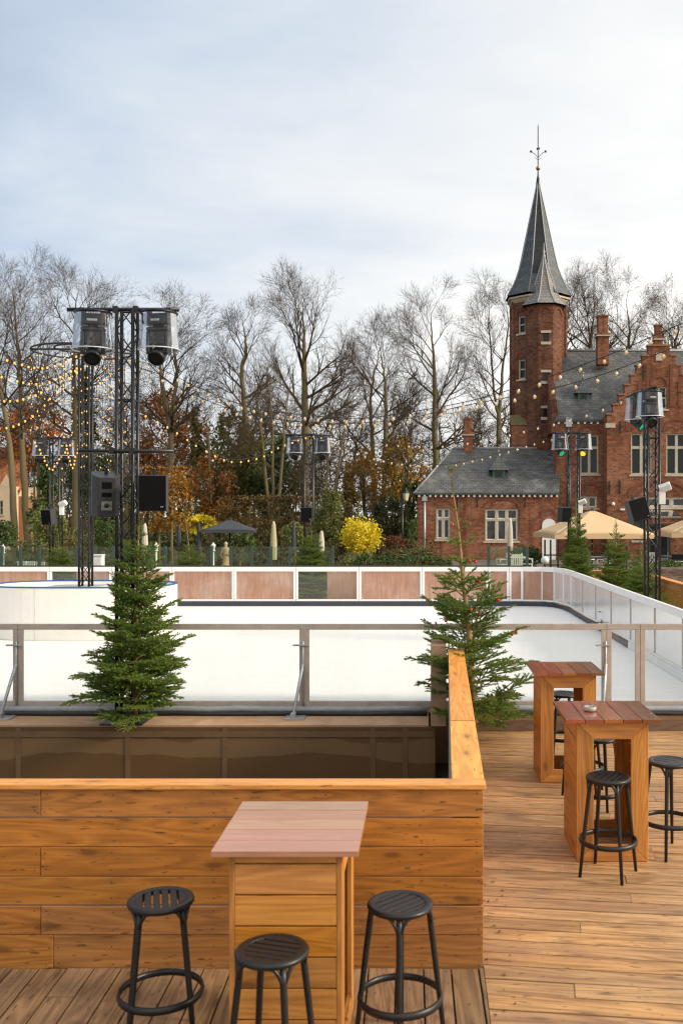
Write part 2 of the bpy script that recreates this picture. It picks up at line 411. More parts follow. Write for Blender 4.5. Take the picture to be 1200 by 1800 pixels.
M['dome_rim'] = plain('milky_plastic_rim', (0.6, 0.62, 0.65), 0.3)
M['plastic_dome'] = clearmat('clear_rain_dome', (0.75, 0.78, 0.82), 0.01, 0.22, (0.86, 0.88, 0.92), 0.55, (5, 5, 3), 0.08, 0.52, 0.75)
# ------------------------------------------------------------------ special materials
def fabric_mat():
    m, nt = newmat('dark_hoarding_fabric'); o = nt.obj()
    s = nt.add('SeparateXYZ', Vector=o); x, z = s.outputs[0], s.outputs[2]
    wv = nt.noise(nt.comb(nt.math('MULTIPLY', x, 0.55), 0.3, 0), 1, 4, 0.2)
    lo = nt.math('MULTIPLY_ADD', wv, 0.55, -0.50); h = nt.math('SUBTRACT', z, lo)
    band = nt.math('MULTIPLY', nt.rng(h, 0, 0.015), nt.rng(nt.math('SUBTRACT', z, nt.math('MULTIPLY_ADD', nt.noise(nt.comb(x, 4.0, 0), 0.8, 3), 0.5, -0.22)), -0.01, 0.02, 1, 0), clamp=True)
    weave = nt.noise(nt.comb(nt.math('MULTIPLY', x, 40), nt.math('MULTIPLY', z, 260), 0), 1, 2)
    c = nt.mix(weave, (0.085, 0.046, 0.021), (0.165, 0.095, 0.047))
    c = nt.mix(nt.math('MULTIPLY', band, 0.36), c, (0.27, 0.175, 0.10))
    princ(nt, c, 0.95, 0, nt.bump(weave, 0.3, 0.003), 0.05); return m
def brown_panel_mat():
    m, nt = newmat('brown_rink_panel'); o = nt.obj()
    mp = nt.add('Mapping', Vector=o, Scale=(1, 1, 0.12)).outputs[0]
    st = nt.noise(mp, 16, 4, 0.1, 0.7); bl = nt.noise(o, 0.9, 5, 0.6, 0.65); r = nt.isl()
    s = nt.add('SeparateXYZ', Vector=o)
    c = nt.mix(nt.rng(st, 0.3, 0.7), (0.33, 0.165, 0.10), (0.46, 0.26, 0.18))
    fog = nt.math('MULTIPLY', nt.rng(bl, 0.45, 0.7, 0, 0.6), nt.rng(st, 0.3, 0.7, 0.4, 1))
    c = nt.mix(fog, c, (0.56, 0.47, 0.41))
    grey = nt.math('GREATER_THAN', r, 0.86)
    c = nt.mix(nt.math('MULTIPLY', grey, 0.55), c, (0.42, 0.39, 0.36))
    princ(nt, c, 0.35, 0, None, 0.5); return m
def ice_mat():
    m, nt = newmat('rink_ice'); o = nt.obj()
    mp = nt.add('Mapping', Vector=o, Rotation=(0, 0, 0.6), Scale=(1, 9, 1)).outputs[0]
    mp2 = nt.add('Mapping', Vector=o, Rotation=(0, 0, -0.9), Scale=(0.7, 22, 1)).outputs[0]
    s3 = nt.noise(mp2, 1.1, 5, 2.2, 0.7); s1 = nt.noise(mp, 1.4, 6, 1.2, 0.7); s2 = nt.noise(o, 0.35, 4, 0.5)
    c = nt.mix(nt.rng(s1, 0.55, 0.68, 0, 0.75), (0.88, 0.872, 0.86), (0.66, 0.67, 0.69))
    c = nt.mix(nt.rng(s2, 0.45, 0.7, 0, 0.3), c, (0.80, 0.81, 0.82))
    c = nt.mix(nt.rng(s3, 0.60, 0.70, 0, 0.6), c, (0.70, 0.72, 0.75))
    princ(nt, c, nt.rng(s1, 0.3, 0.7, 0.35, 0.6), 0, nt.bump(s1, 0.15, 0.004), 0.4); return m
def ply_mat():
    m, nt = newmat('dusty_plywood'); o = nt.obj()
    a = nt.noise(o, 2.2, 6, 0.6, 0.7); b = nt.noise(o, 22, 4, 0.3, 0.7)
    c = nt.mix(nt.rng(a, 0.35, 0.7), (0.34, 0.20, 0.11), (0.47, 0.31, 0.19))
    c = nt.mix(nt.rng(b, 0.62, 0.72, 0, 0.7), c, (0.12, 0.075, 0.04))
    princ(nt, c, 0.8, 0, nt.bump(b, 0.3, 0.005), 0.3); return m
def ground_mat():
    m, nt = newmat('park_ground'); o = nt.obj()
    a = nt.noise(o, 0.15, 6, 0.6, 0.65); b = nt.noise(o, 6, 5, 0.3, 0.7)
    c = nt.mix(nt.rng(a, 0.42, 0.58), (0.05, 0.07, 0.025), (0.13, 0.09, 0.05))
    c = nt.mix(nt.rng(b, 0.45, 0.7, 0, 0.5), c, (0.16, 0.085, 0.03))
    princ(nt, c, 0.9, 0, nt.bump(b, 0.5, 0.03), 0.2); return m
M['fabric'] = fabric_mat(); M['brown_panel'] = brown_panel_mat(); M['ice'] = ice_mat(); M['ply'] = ply_mat(); M['ground'] = ground_mat()

# ------------------------------------------------------------------ ground and decks
mb = MB(); S = 600
mb.face([(-S, -S, -0.5), (S, -S, -0.5), (S, S, -0.5), (-S, S, -0.5)])
tag(mb.build('ground', M['ground']), kind='structure')
mb = MB(); rr = random.Random(11)
# right deck: boards across, slightly turned
ang = math.radians(-7.0); Rz = Matrix.Rotation(ang, 4, 'Z')
bw = 0.178
def clip_poly(poly, x0, x1, y0, y1):
    for ax, lim, sg in ((0, x0, 1), (0, x1, -1), (1, y0, 1), (1, y1, -1)):
        out = []
        for i in range(len(poly)):
            a, b = poly[i], poly[(i + 1) % len(poly)]
            da, db = (a[ax] - lim) * sg, (b[ax] - lim) * sg
            if da >= 0: out.append(a)
            if (da >= 0) != (db >= 0):
                t = da / (da - db); out.append((a[0] + (b[0] - a[0]) * t, a[1] + (b[1] - a[1]) * t))
        poly = out
        if len(poly) < 3: return None
    return poly
def deck_boards(mb, x0, x1, y0, y1, along, ang, bw, z=0.0, gap=0.011, rr=rr, lens=(4.5, 6.5)):
    """boards clipped to a rectangle; along 'x' or 'y' before turning by ang"""
    cx, cy = (x0 + x1) / 2, (y0 + y1) / 2; R = math.hypot(x1 - x0, y1 - y0) / 2 + 0.5
    n = int(2 * R / bw) + 1; ca, sa = math.cos(ang), math.sin(ang)
    for i in range(n):
        c = -R + i * bw; t = -R - rr.uniform(0, 3)
        while t < R:
            L = rr.uniform(*lens)
            q = [(t, c + gap / 2), (t + L - 0.003, c + gap / 2), (t + L - 0.003, c + bw - gap / 2), (t, c + bw - gap / 2)]
            if along == 'y': q = [(b, a) for a, b in q][::-1]
            w = [(cx + a * ca - b * sa, cy + a * sa + b * ca) for a, b in q]
            p = clip_poly(w, x0, x1, y0, y1)
            if p and len(p) >= 3:
                dz = rr.uniform(-0.0025, 0.0025)
                top = [(a, b, z + dz) for a, b in p]
                def uvof(a, b):
                    X, Y = a - cx, b - cy; u, v = X * ca + Y * sa, -X * sa + Y * ca
                    return (u, v) if along == 'x' else (v, u)
                m = len(p); vs = top + [(a, b, z - 0.028) for a, b in p]
                fs = [tuple(range(m))] + [(i2 + m, (i2 + 1) % m + m, (i2 + 1) % m, i2) for i2 in range(m)]
                uvs = [[uvof(a, b) for a, b in p]] + [[(0, 0)] * 4 for _ in range(m)]
                mb.shared(vs, fs, uvs, 0, False)
            t += L
deck_boards(mb, 0.350, 7.5, 3.2, 12.36, 'x', ang, bw)
tag(mb.build('deck_right', M['deck']), kind='structure')
mb = MB()
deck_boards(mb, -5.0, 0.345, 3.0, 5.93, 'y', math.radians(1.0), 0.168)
tag(mb.build('deck_left', M['deck_shaded']), kind='structure')
mb = MB()
mb.box(-5.0, 7.5, 3.0, 5.93, -0.5, -0.035); mb.box(0.30, 7.5, 5.95, 12.36, -0.5, -0.035)
tag(mb.build('deck_base', plain('deck_underside', (0.03, 0.02, 0.013), 0.9)), kind='structure')

# ------------------------------------------------------------------ L-shaped parapet
par = thing('wooden_parapet', 'L-shaped orange plank parapet with a broad cap running back to the rink', 'parapet', (0, 0, 0))
YF = 5.95; ZT = 1.095; rr = random.Random(5)
mb = MB(); rowh = (ZT - 0.015) / 6
xr = 0.347
joints = [(X_(72, YF),), (-3.6, ), (X_(72, YF),), (-3.9,), (X_(72, YF),), (X_(94, YF),)]
joints = [[X_(72, YF)], [], [X_(72, YF)], [], [X_(72, YF)], [X_(94, YF)]]
for k in range(6):
    zt = ZT - k * rowh; zb = zt - rowh + rr.choice((0.005, 0.006, 0.009))
    xs = [-4.6] + joints[k] + [xr]
    if k == 5: zb = -0.02
    for a, b in zip(xs[:-1], xs[1:]):
        o = rr.uniform(-0.003, 0.003)
        mb.box(a + 0.0015, b - 0.0015, YF + o, YF + 0.026 + o, zb, zt, 'x')
        st = [a + 0.035, b - 0.035] + [x for x in (-3.05, -1.93, -1.32, -0.62, -0.03) if a + .1 < x < b - .1]
        for x in st:
            for dz in (0.035, rowh - 0.04):
                xx = x + rr.uniform(-.012, .012); zz = zb + dz + rr.uniform(-.008, .008); yy = YF + o - 0.0012
                mb.face([(xx + 0.0042 * math.cos(q * PI / 3), yy, zz + 0.0042 * math.sin(q * PI / 3)) for q in range(6)][::-1], mi=1)
cl = bevel(mb.build('front_cladding', [M['parapet'], M['black_metal']], par), 0.003)
# return wall: runs from the front corner to the far end, slightly turned
Af = Vector((0.150, YF + 0.03)); Bf = Vector((0.258, 11.80))          # inner face line
Ao = Vector((0.335, YF + 0.03)); Bo = Vector((0.425, 11.80))
mb = MB()
def quadprism(mb, p, z0, z1, mi=0, grain='y'):
    vs = [(a, b, z0) for a, b in p] + [(a, b, z1) for a, b in p]
    fs = [(3, 2, 1, 0), (4, 5, 6, 7), (0, 1, 5, 4), (1, 2, 6, 5), (2, 3, 7, 6), (3, 0, 4, 7)]
    uvs = []
    for fc in fs:
        uvs.append([(vs[i][1], vs[i][0]) if fc in fs[:2] else ((vs[i][1] if grain == 'y' else vs[i][2]), (vs[i][2] if grain == 'y' else vs[i][1] + vs[i][0])) for i in fc])
    mb.shared(vs, fs, uvs, mi, False)
quadprism(mb, [(Af.x + .004, Af.y), (Af.x + .03, Af.y), (Bf.x + .03, Bf.y), (Bf.x + .004, Bf.y)], -0.5, ZT, grain='z')
mb.build('inner_board', M['greywood'], par)
mb = MB(); L = (Bo - Ao).length
for k in range(6):
    zt = ZT - k * rowh; zb = zt - rowh + 0.004
    for t0, t1 in ((0, .45 + .1 * (k % 2)), (.45 + .1 * (k % 2), 1)):
        p, q = Ao.lerp(Bo, t0 + .0004), Ao.lerp(Bo, t1 - .0004)
        quadprism(mb, [(p.x - .026, p.y), (p.x, p.y), (q.x, q.y), (q.x - .026, q.y)], zb, zt)
bevel(mb.build('return_cladding', M['parapet'], par), 0.003)
mb = MB()   # cap boards
mb.box(-4.6, 0.362, YF - 0.022, YF + 0.118, ZT + 0.002, ZT + 0.034, 'x')
for t0, t1 in ((0.012, 0.30), (0.301, 1.0)):
    a0, a1 = Af.lerp(Bf, t0), Af.lerp(Bf, t1); b0, b1 = Ao.lerp(Bo, t0), Ao.lerp(Bo, t1)
    y0 = max(YF + 0.120, a0.y)
    quadprism(mb, [(a0.x + .002, y0), (b0.x + .022, y0), (b1.x + .022, a1.y + .03), (a1.x + .002, a1.y + .03)], ZT + 0.002, ZT + 0.034)
bevel(mb.build('cap', M['cap'], par), 0.005, 2)
mb = MB()   # boxed end post by the rink
ye = 11.78
mb.box(X_(757, ye), X_(784, ye), ye, ye + 0.62, Z_(1277, ye), Z_(1134, ye), 'z')
bevel(mb.build('end_post', M['brownboard'], par), 0.004)

# ------------------------------------------------------------------ bar tables
def bar_table(label, loc, rz, topmat, W, D, Wc, Dc, along, first_plank=0.0):
    """portal frames face local -y and +y; plank sides face +-x; W x D table top"""
    t = thing('bar_table', label, 'bar table', loc, rz, 'tall plank bar tables on the deck')
    H = 1.12; rr = random.Random(sum(map(ord, label)) % 999)
    th = 0.028; bwid = 0.138
    for s in (-1, 1):
        mb = MB(); y0 = s * Dc / 2 - (th if s > 0 else 0); y1 = y0 + th
        a = Wc / 2; g = 0.0012
        mb.prism([(-a, H), (-a + bwid - g, H - bwid), (a - bwid + g, H - bwid), (a, H)][::-1], y0, y1, uvdir='a')
        mb.prism([(-a, 0.004), (a, 0.004), (a - bwid + g, bwid), (-a + bwid - g, bwid)], y0, y1, uvdir='a')
        mb.prism([(-a, 0.004 + g * 2), (-a + bwid, bwid + g), (-a + bwid, H - bwid - g), (-a, H - g * 2)], y0, y1, uvdir='b')
        mb.prism([(a, 0.004 + g * 2), (a, H - g * 2), (a - bwid, H - bwid - g), (a - bwid, bwid + g)], y0, y1, uvdir='b')
        bevel(mb.build('portal_frame', M['table'], t), 0.003)
    for s in (-1, 1):
        mb = MB(); x0 = s * (Wc / 2 - 0.012) - 0.011; hh = 0.153; z = H - first_plank - hh
        if first_plank: mb.box(x0, x0 + 0.022, -Dc / 2 + th + .001, Dc / 2 - th - .001, H - first_plank + 0.004, H - 0.002, 'y')
        while z > -0.12:
            mb.box(x0 + rr.uniform(-.001, .001), x0 + 0.022, -Dc / 2 + th + .001, Dc / 2 - th - .001, max(0.004, z + 0.004), z + hh - 0.004, 'y')
            z -= hh
        bevel(mb.build('plank_side', M['table'], t), 0.002)
    mb = MB()   # inner corner battens
    for sx in (-1, 1):
        for sy in (-1, 1):
            cx, cy = sx * (Wc / 2 - 0.046), sy * (Dc / 2 - th - 0.024)
            mb.box(cx - .022, cx + .022, cy - .022, cy + .022, 0.006, H - 0.002, 'z')
    mb.build('corner_batten', M['table'], t)
    mb = MB(); n = 5
    for k in range(n):
        if along == 'y':
            w = W / n; mb.box(-W / 2 + k * w + .0028, -W / 2 + (k + 1) * w - .0028, -D / 2, D / 2, H + 0.002, H + 0.029 + rr.uniform(-.001, .001), 'y')
        else:
            w = D / n; mb.box(-W / 2, W / 2, -D / 2 + k * w + .0015, -D / 2 + (k + 1) * w - .0015, H + 0.002, H + 0.029 + rr.uniform(-.001, .001), 'x')
    mb.box(-W / 2 + .01, W / 2 - .01, -D / 2 + .01, D / 2 - .01, H + 0.0003, H + 0.0015, mi=1)  # dark sheet added below the slats so their gaps read as shade
    bevel(mb.build('table_top', [topmat, M['cable']], t), 0.002)
    return t
# front table: turned so its plank side faces the camera
bar_table('bar table with a pale pinkish plank top in front of the parapet', (-0.692, 5.11, 0), PI / 2, M['table_pale'], 0.82, 0.715, 0.74, 0.555, 'y', 0.045)
tB = bar_table('bar table with glossy dark red top carrying an ashtray', (1.478, 8.065, 0), math.radians(0.6), M['table_red'], 0.76, 0.77, 0.575, 0.66, 'y')
tC = bar_table('bar table with glossy red top beside the rink fence, without an ashtray', (1.455, 10.29, 0), math.radians(0.8), M['table_red'], 0.725, 0.77, 0.575, 0.60, 'y')
mb = MB()
ax, ay = X_(1035, 8.05), 8.02
mb.lathe([(0.005, 0.004), (0.046, 0.004), (0.052, 0.012), (0.052, 0.040), (0.044, 0.040), (0.040, 0.014), (0.005, 0.012)], 24, (0, 0, 0))
ash = mb.build('ashtray', plain('smoked_glass', (0.35, 0.32, 0.27), 0.15, 0, 0.3, 40), None, (ax, ay, 1.149))
tag(ash, 'round smoked glass ashtray on the nearer glossy red table top', 'ashtray')

# ------------------------------------------------------------------ stools
def make_stool():
    t = thing('bar_stool', '', 'bar stool', group='round black slatted bar stools')
    mb = MB(); R = 0.172
    mb.lathe([(R - 0.043, 0.728), (R - 0.012, 0.726), (R, 0.735), (R + 0.002, 0.748), (R - 0.006, 0.757), (R - 0.020, 0.7595), (R - 0.043, 0.756)], 48, closed=True)
    ri = R - 0.040; w = 2 * ri / 6; ns = 10
    for k in range(6):
        x0 = -ri + k * w + (0.005 if k else 0); x1 = -ri + (k + 1) * w - (0.005 if k < 5 else 0)
        pts = []
        for i in range(ns + 1):
            x = x0 + (x1 - x0) * i / ns; pts.append((x, math.sqrt(max(1e-5, ri * ri - x * x))))
        poly = [(x, -y) for x, y in pts] + [(x, y) for x, y in reversed(pts)]
        mb.prism(poly, 0.736, 0.7555 - 0.003 * (1 - abs(k - 2.5) / 2.5), plane='xy')
    bevel(mb.build('seat', M['black_plastic'], t), 0.0025)
    legs = []
    for k in range(4):
        an = PI / 4 + k * PI / 2; c, s = math.cos(an), math.sin(an)
        prof = [(0.150, 0.728), (0.158, 0.66), (0.178, 0.50), (0.206, 0.265), (0.236, 0.0)]
        mb = MB(); mb.tube([(r * c, r * s, z) for r, z in prof], [0.015, 0.0165, 0.0165, 0.015, 0.0125], 10)
        mb.build('leg', M['black_plastic'], t); legs.append(an)
    mb = MB()
    for k in range(4):
        a0, a1 = PI / 4 + k * PI / 2, PI / 4 + (k + 1) * PI / 2; pts = []
        for i in range(13):
            f = i / 12; an = a0 + (a1 - a0) * f; e = min(f, 1 - f) * 2
            z = 0.735 - 0.095 * (1 - min(1, e * 2.0)) ** 2.2
            r = 0.157 + 0.006 * (1 - min(1, e * 2.0))
            pts.append((r * math.cos(an), r * math.sin(an), z))
        mb.tube(pts, 0.0095, 8)
    mb.build('seat_bracket', M['black_plastic'], t)
    mb = MB()
    mb.lathe([(0.209, 0.248), (0.220, 0.246), (0.225, 0.262), (0.221, 0.282), (0.209, 0.284), (0.206, 0.265)], 40, closed=True)
    mb.build('footrest_ring', M['black_plastic'], t)
    return t
stool = make_stool()
def stool_at(px, py): Y = 2.05 * F / (py - HY); return (X_(px, Y), Y, 0)
spots = [
    (stool_at(283, 1581), 16, 'black slatted stool left of the pale topped table, against the parapet', (0.0, -3)),
    (stool_at(478, 1670), 73, 'black slatted stool standing in front of the pale topped table', (0, 0)),
    (stool_at(703, 1588), -45, 'black slatted stool right of the pale topped table, against the parapet', (0, 0)),
    (stool_at(1068, 1366), -30, 'black slatted stool in front of the table with the ashtray', (0, 0)),
    (stool_at(1175, 1338), -65, 'black slatted stool cut by the frame, right of the table with the ashtray', (0, 0)),
    ((1.56, 8.80, 0), 15, 'black slatted stool right behind the ashtray table, seen through its portal', (0, 0)),
    ((1.55, 9.66, 0), -20, 'black slatted stool between the two red tables, its left legs showing', (0, 0)),
    ((1.53, 10.92, 0), 10, 'black slatted stool behind the farther red table, seen through its portal', (0, 0)),
]
for i, (p, a, lab, tilt) in enumerate(spots):
    o = stool if i == 0 else dup(stool, p)
    o.location = p; o.rotation_euler = (0, 0, math.radians(a)); o['label'] = lab

# leaf bits and twigs blown against the parapet foot
rs0 = np.random.RandomState(4); n = 46
Pl = np.stack([.36 + np.abs(rs0.normal(0, .12, n)), rs0.uniform(5.2, 8.6, n), np.full(n, .006)], 1)
V0, F0 = leaf_arrays(Pl, .016, rs0, up=1.0); V0[:, 2] = .004 + rs0.uniform(0, .012, len(V0))
o = link('leaf_litter', np_mesh('leaf_litter', V0, F0), leafmat('dry_leaves', [(.10, .06, .025), (.22, .14, .06), (.16, .17, .06)])); tag(o, 'dry leaf bits blown along the foot of the parapet', 'leaf litter', kind='stuff')
# ------------------------------------------------------------------ rink platform, ice, hoarding
mb = MB()
mb.box(-16, 0.02, 11.84, 12.70, -0.5, 0.19); mb.box(-16, 7.5, 12.70, 27.5, -0.5, 0.188); mb.box(0.43, 7.5, 12.40, 12.70, -0.5, 0.19)
tag(mb.build('rink_platform', M['ply']), kind='structure')
mb = MB(); mb.box(-16, 0.10, 11.80, 11.835, -0.5, 0.172)
o = mb.build('fabric_hoarding', M['fabric']); tag(o, 'dark brown fabric hoarding below the rink ledge, behind the parapet', 'hoarding')
mb = MB()
for px in (-70, 33, 225, 395, 655, 712):
    x = X_(px, 11.8); mb.box(x - .032, x + .032, 11.793, 11.7985, -0.5, 0.165, 'z')
mb.box(-16, 0.08, 11.788, 11.7925, 0.055, 0.125)
mb.build('batten', plain('fabric_over_batten', (0.16, 0.098, 0.055), 0.9, 0, 0.2, 4, spec=.05), o)
mb = MB(); mb.box(0.44, 7.4, 12.355, 12.395, 0.002, 0.135, 'x')
tag(mb.build('wooden_kerb', wood('kerb_board', (0.12, 0.07, 0.04), (0.2, 0.12, 0.07), 0.7, 0.2, 0.3)), 'brown kerb board edging the deck below the rink fence', 'kerb board')
YN = 12.52
ice = MB(); zi = 0.33
pts = [(-16, YN + .06), (3.83, YN + .06), (3.57, 23.8), (3.49, 24.62), (3.31, 25.12), (3.03, 25.385), (2.5, 25.41), (-16, 25.41)]
ice.prism(pts, 0.192, zi, plane='xy')
tag(ice.build('ice', M['ice']), kind='structure')

# near fence
nf = thing('rink_fence', 'near rink fence with large clear panes in brownish aluminium frames and steel braces', 'rink fence', (0, 0, 0))
zt = 1.353
posts = [-470, 33, 535, 1065, 1124, 1620]
xs = [X_(p, YN) for p in posts]
for a, b in zip(xs[:-1], xs[1:]):
    mb = MB(); h = 0.062
    a2, b2 = a + 0.002, b - 0.002
    mb.box(a2, b2, YN - .02, YN + .02, zt - 0.075, zt); mb.box(a2, b2, YN - .02, YN + .02, 0.262, 0.355)
    mb.box(a2, a2 + h, YN - .02, YN + .02, 0.357, zt - 0.077); mb.box(b2 - h, b2, YN - .02, YN + .02, 0.357, zt - 0.077)
    fr = bevel(mb.build('panel_frame', M['alu'], nf), 0.003)
    mb = MB(); mb.box(a2 + h, b2 - h, YN - .004, YN + .004, 0.357, zt - 0.077); mb.build('pane', M['near_glass'], fr)
for p in (33, 535, 1065):
    x = X_(p - 6, YN); mb = MB(); y = YN - 0.03
    mb.box(x - .10, x + .10, YN - .055, YN - .022, 1.07, 1.09); mb.tube([(x + .03, YN - .035, 1.13), (x + .03, YN - .035, 0.22)], 0.013, 8)
    mb.tube([(x + .03, YN - .04, 0.84), (x - .06, YN - .30, 0.215)], 0.022, 6)
    mb.box(x - .16, x + .09, YN - .40, YN - .16, 0.192, 0.206); mb.box(x - .09, x - .03, YN - .36, YN - .24, 0.206, 0.26)
    bevel(mb.build('steel_brace', M['steel'], nf), 0.002)
# pipes along the fence
for nm, lab, r, y, z, m in (('cooling_pipe', 'grey cooling pipe lying along the foot of the near rink fence', 0.042, YN - .075, 0.262, plain('grey_pipe', (0.27, 0.29, 0.31), 0.4)),
                            ('black_hose', 'thin black hose lying on the ledge below the grey cooling pipe', 0.026, YN - .135, 0.22, M['cable'])):
    mb = MB(); rr = random.Random(len(nm))
    mb.tube([(x, y + rr.uniform(-.008, .008), z + rr.uniform(-.006, .006)) for x in np.arange(-8, 0.03, .4)], r, 10)
    mb.tube([(x, y + rr.uniform(-.02, .008), z + rr.uniform(-.004, .012)) for x in np.arange(0.62, 6.4, .3)], r, 10)
    tag(mb.build(nm, m), lab, 'pipe' if 'pipe' in nm else 'hose')

# far fence
YB = 25.4
ff = thing('rink_fence', 'far rink fence of white framed brownish panels across the back of the ice', 'rink fence', (0, 0, 0))
fp = [-370, -240, -130, -20, 88, 197, 303, 412, 520, 631, 742, 858, 894, 919]
zt = 1.36
for a, b in zip(fp[:-1], fp[1:]):
    xa, xb = X_(a, YB) + .004, X_(b, YB) - .004; mb = MB(); h = 0.055
    mb.box(xa, xb, YB - .03, YB + .03, zt - 0.12, zt); mb.box(xa, xb, YB - .03, YB + .03, 0.36 + .10, 0.36 + .15)
    mb.box(xa, xa + h, YB - .03, YB + .03, .512, zt - .122); mb.box(xb - h, xb, YB - .03, YB + .03, .512, zt - .122)
    fr = mb.build('panel_frame', M['white_frame'], ff)
    mb = MB(); mb.box(xa + h, xb - h, YB - .006, YB + .006, .512, zt - .122)
    clear = a in (520, 88)
    mb.build('pane', M['near_glass'] if clear else M['brown_panel'], fr)
xe = X_(919, YB)
mb = MB(); mb.box(-17, xe, YB - .045, YB - .005, .332, .457); mb.build('kick_strip', M['dark_strip'], ff)
mb = MB(); mb.box(-17, xe, YB - .01, YB + .045, zt + .002, zt + .035); mb.build('top_net', M['cable'], ff)
for a, b in ((-20, 88), (197, 303), (303, 412)): pass
# brown screen behind half of the clear panels
mb = MB(); mb.box(X_(575, 26), X_(660, 26), 26.0, 26.03, .2, 1.25); mb.box(X_(135, 26), X_(215, 26), 26.0, 26.03, .2, 1.25)
tag(mb.build('brown_screen', M['brown_panel']), 'brown board seen through the clear panes of the far rink fence', 'screen')
# curved corner + right side
sf = thing('rink_fence', 'right-hand rink fence of tall frosted white panels running back to a rounded corner', 'rink fence', (0, 0, 0))
path = [(xe, YB), (3.02, 25.36), (3.30, 25.1), (3.47, 24.6), (3.545, 23.8)]
for Y in (22.2, 20.7, 19.15, 17.5, 15.8, 14.2, 12.6): path.append((3.545 + (23.8 - Y) * 0.0225, Y))
def wallstrip(mb, path, z0, z1, t0, t1, mi=0):
    for (a, b), (c, d) in zip(path[:-1], path[1:]):
        dx, dy = c - a, d - b; L = math.hypot(dx, dy); nx, ny = -dy / L, dx / L
        p = [(a - nx * t0, b - ny * t0), (c - nx * t0, d - ny * t0), (c - nx * t1, d - ny * t1), (a - nx * t1, b - ny * t1)]
        quadprism(mb, p, z0, z1, mi)
mb = MB(); wallstrip(mb, path, zt - .12, zt, -.03, .03); wallstrip(mb, path, .46, .50, -.03, .03); mb.build('top_rail', M['white_frame'], sf)
mb = MB(); wallstrip(mb, path[:9], .334, .43, .012, .055); mb.build('kick_strip', M['dark_strip'], sf)
mb = MB(); wallstrip(mb, path[8:], .334, .457, .012, .055); mb.build('kick_strip', M['white_frame'], sf)
for i, (p, q) in enumerate(zip(path[:-1], path[1:])):
    mb = MB(); dx, dy = q[0] - p[0], q[1] - p[1]; L = math.hypot(dx, dy)
    p2 = (p[0] + dx / L * .022, p[1] + dy / L * .022); q2 = (q[0] - dx / L * .022, q[1] - dy / L * .022)
    wallstrip(mb, [p2, q2], .502, zt - .122, -.006, .006)
    mb.build('pane', M['frost'] if i > 1 else M['brown_panel'], sf)
    mb = MB(); p3 = (p[0] - dx / L * .02, p[1] - dy / L * .02); p4 = (p[0] + dx / L * .02, p[1] + dy / L * .02)
    wallstrip(mb, [p3, p4], .502, zt - .122, -.02, .02)
    if i > 0: mb.build('post', M['white_frame'] if i < 5 else M['alu'], sf)

# ------------------------------------------------------------------ white island on the ice
isl = thing('rink_island', 'white oval island with a blue rim standing on the ice', 'rink island', (X_(150, 19.5), 19.5, 0))
def oval(a, b, n=64):
    out = []
    for k in range(n):
        t = 2 * PI * k / n; c, s = math.cos(t), math.sin(t); e = 0.75
        out.append((a * math.copysign(abs(c) ** e, c), b * math.copysign(abs(s) ** e, s)))
    return out
def ringwall(mb, o, i, z0, z1, mi=0):
    n = len(o)
    for k in range(n):
        a, b = o[k], o[(k + 1) % n]; c, d = i[k], i[(k + 1) % n]
        mb.face([(*a, z0), (*b, z0), (*b, z1), (*a, z1)], mi=mi, smooth=True)
        mb.face([(*d, z0), (*c, z0), (*c, z1), (*d, z1)], mi=mi, smooth=True)
        mb.face([(*a, z1), (*b, z1), (*d, z1), (*c, z1)], mi=mi)
A, B = 1.81, 1.0
mb = MB(); ringwall(mb, oval(A, B), oval(A - .05, B - .05), .335, 1.338); mb.build('wall', M['cream'], isl)
mb = MB(); ringwall(mb, oval(A + .008, B + .008), oval(A - .055, B - .055), 1.338, 1.362); mb.build('rim', M['blue'], isl)
mb = MB(); mb.prism(oval(A - .056, B - .056), 1.23, 1.27, plane='xy'); mb.build('island_top', M['cream'], isl)
mb = MB()
for t in (-.62, 1.0):
    y = -B * (1 - abs(t / A) ** 2.67) ** .375; mb.box(t - .003, t + .003, y - .003, y + .01, .34, 1.33)
mb.build('seam', plain('seam_dark_cream', (.5, .48, .44), .6), isl)  # joints drawn as thin strips of darker cream
tag(link('mounting_plate', (lambda b: (b.prism([(-.55, -.45), (.5, -.45), (.5, .45), (-.4, .45), (-.55, .3)], 0, .03, plane='xy'), b.mesh('mounting_plate'))[1])(MB()), plain('grey_green_plate', (0.40, 0.42, 0.36), 0.5), None, (X_(135, 19.5), 19.55, 1.272)),
    'flat grey-green plate lying on the white island under the lit mast', 'plate')
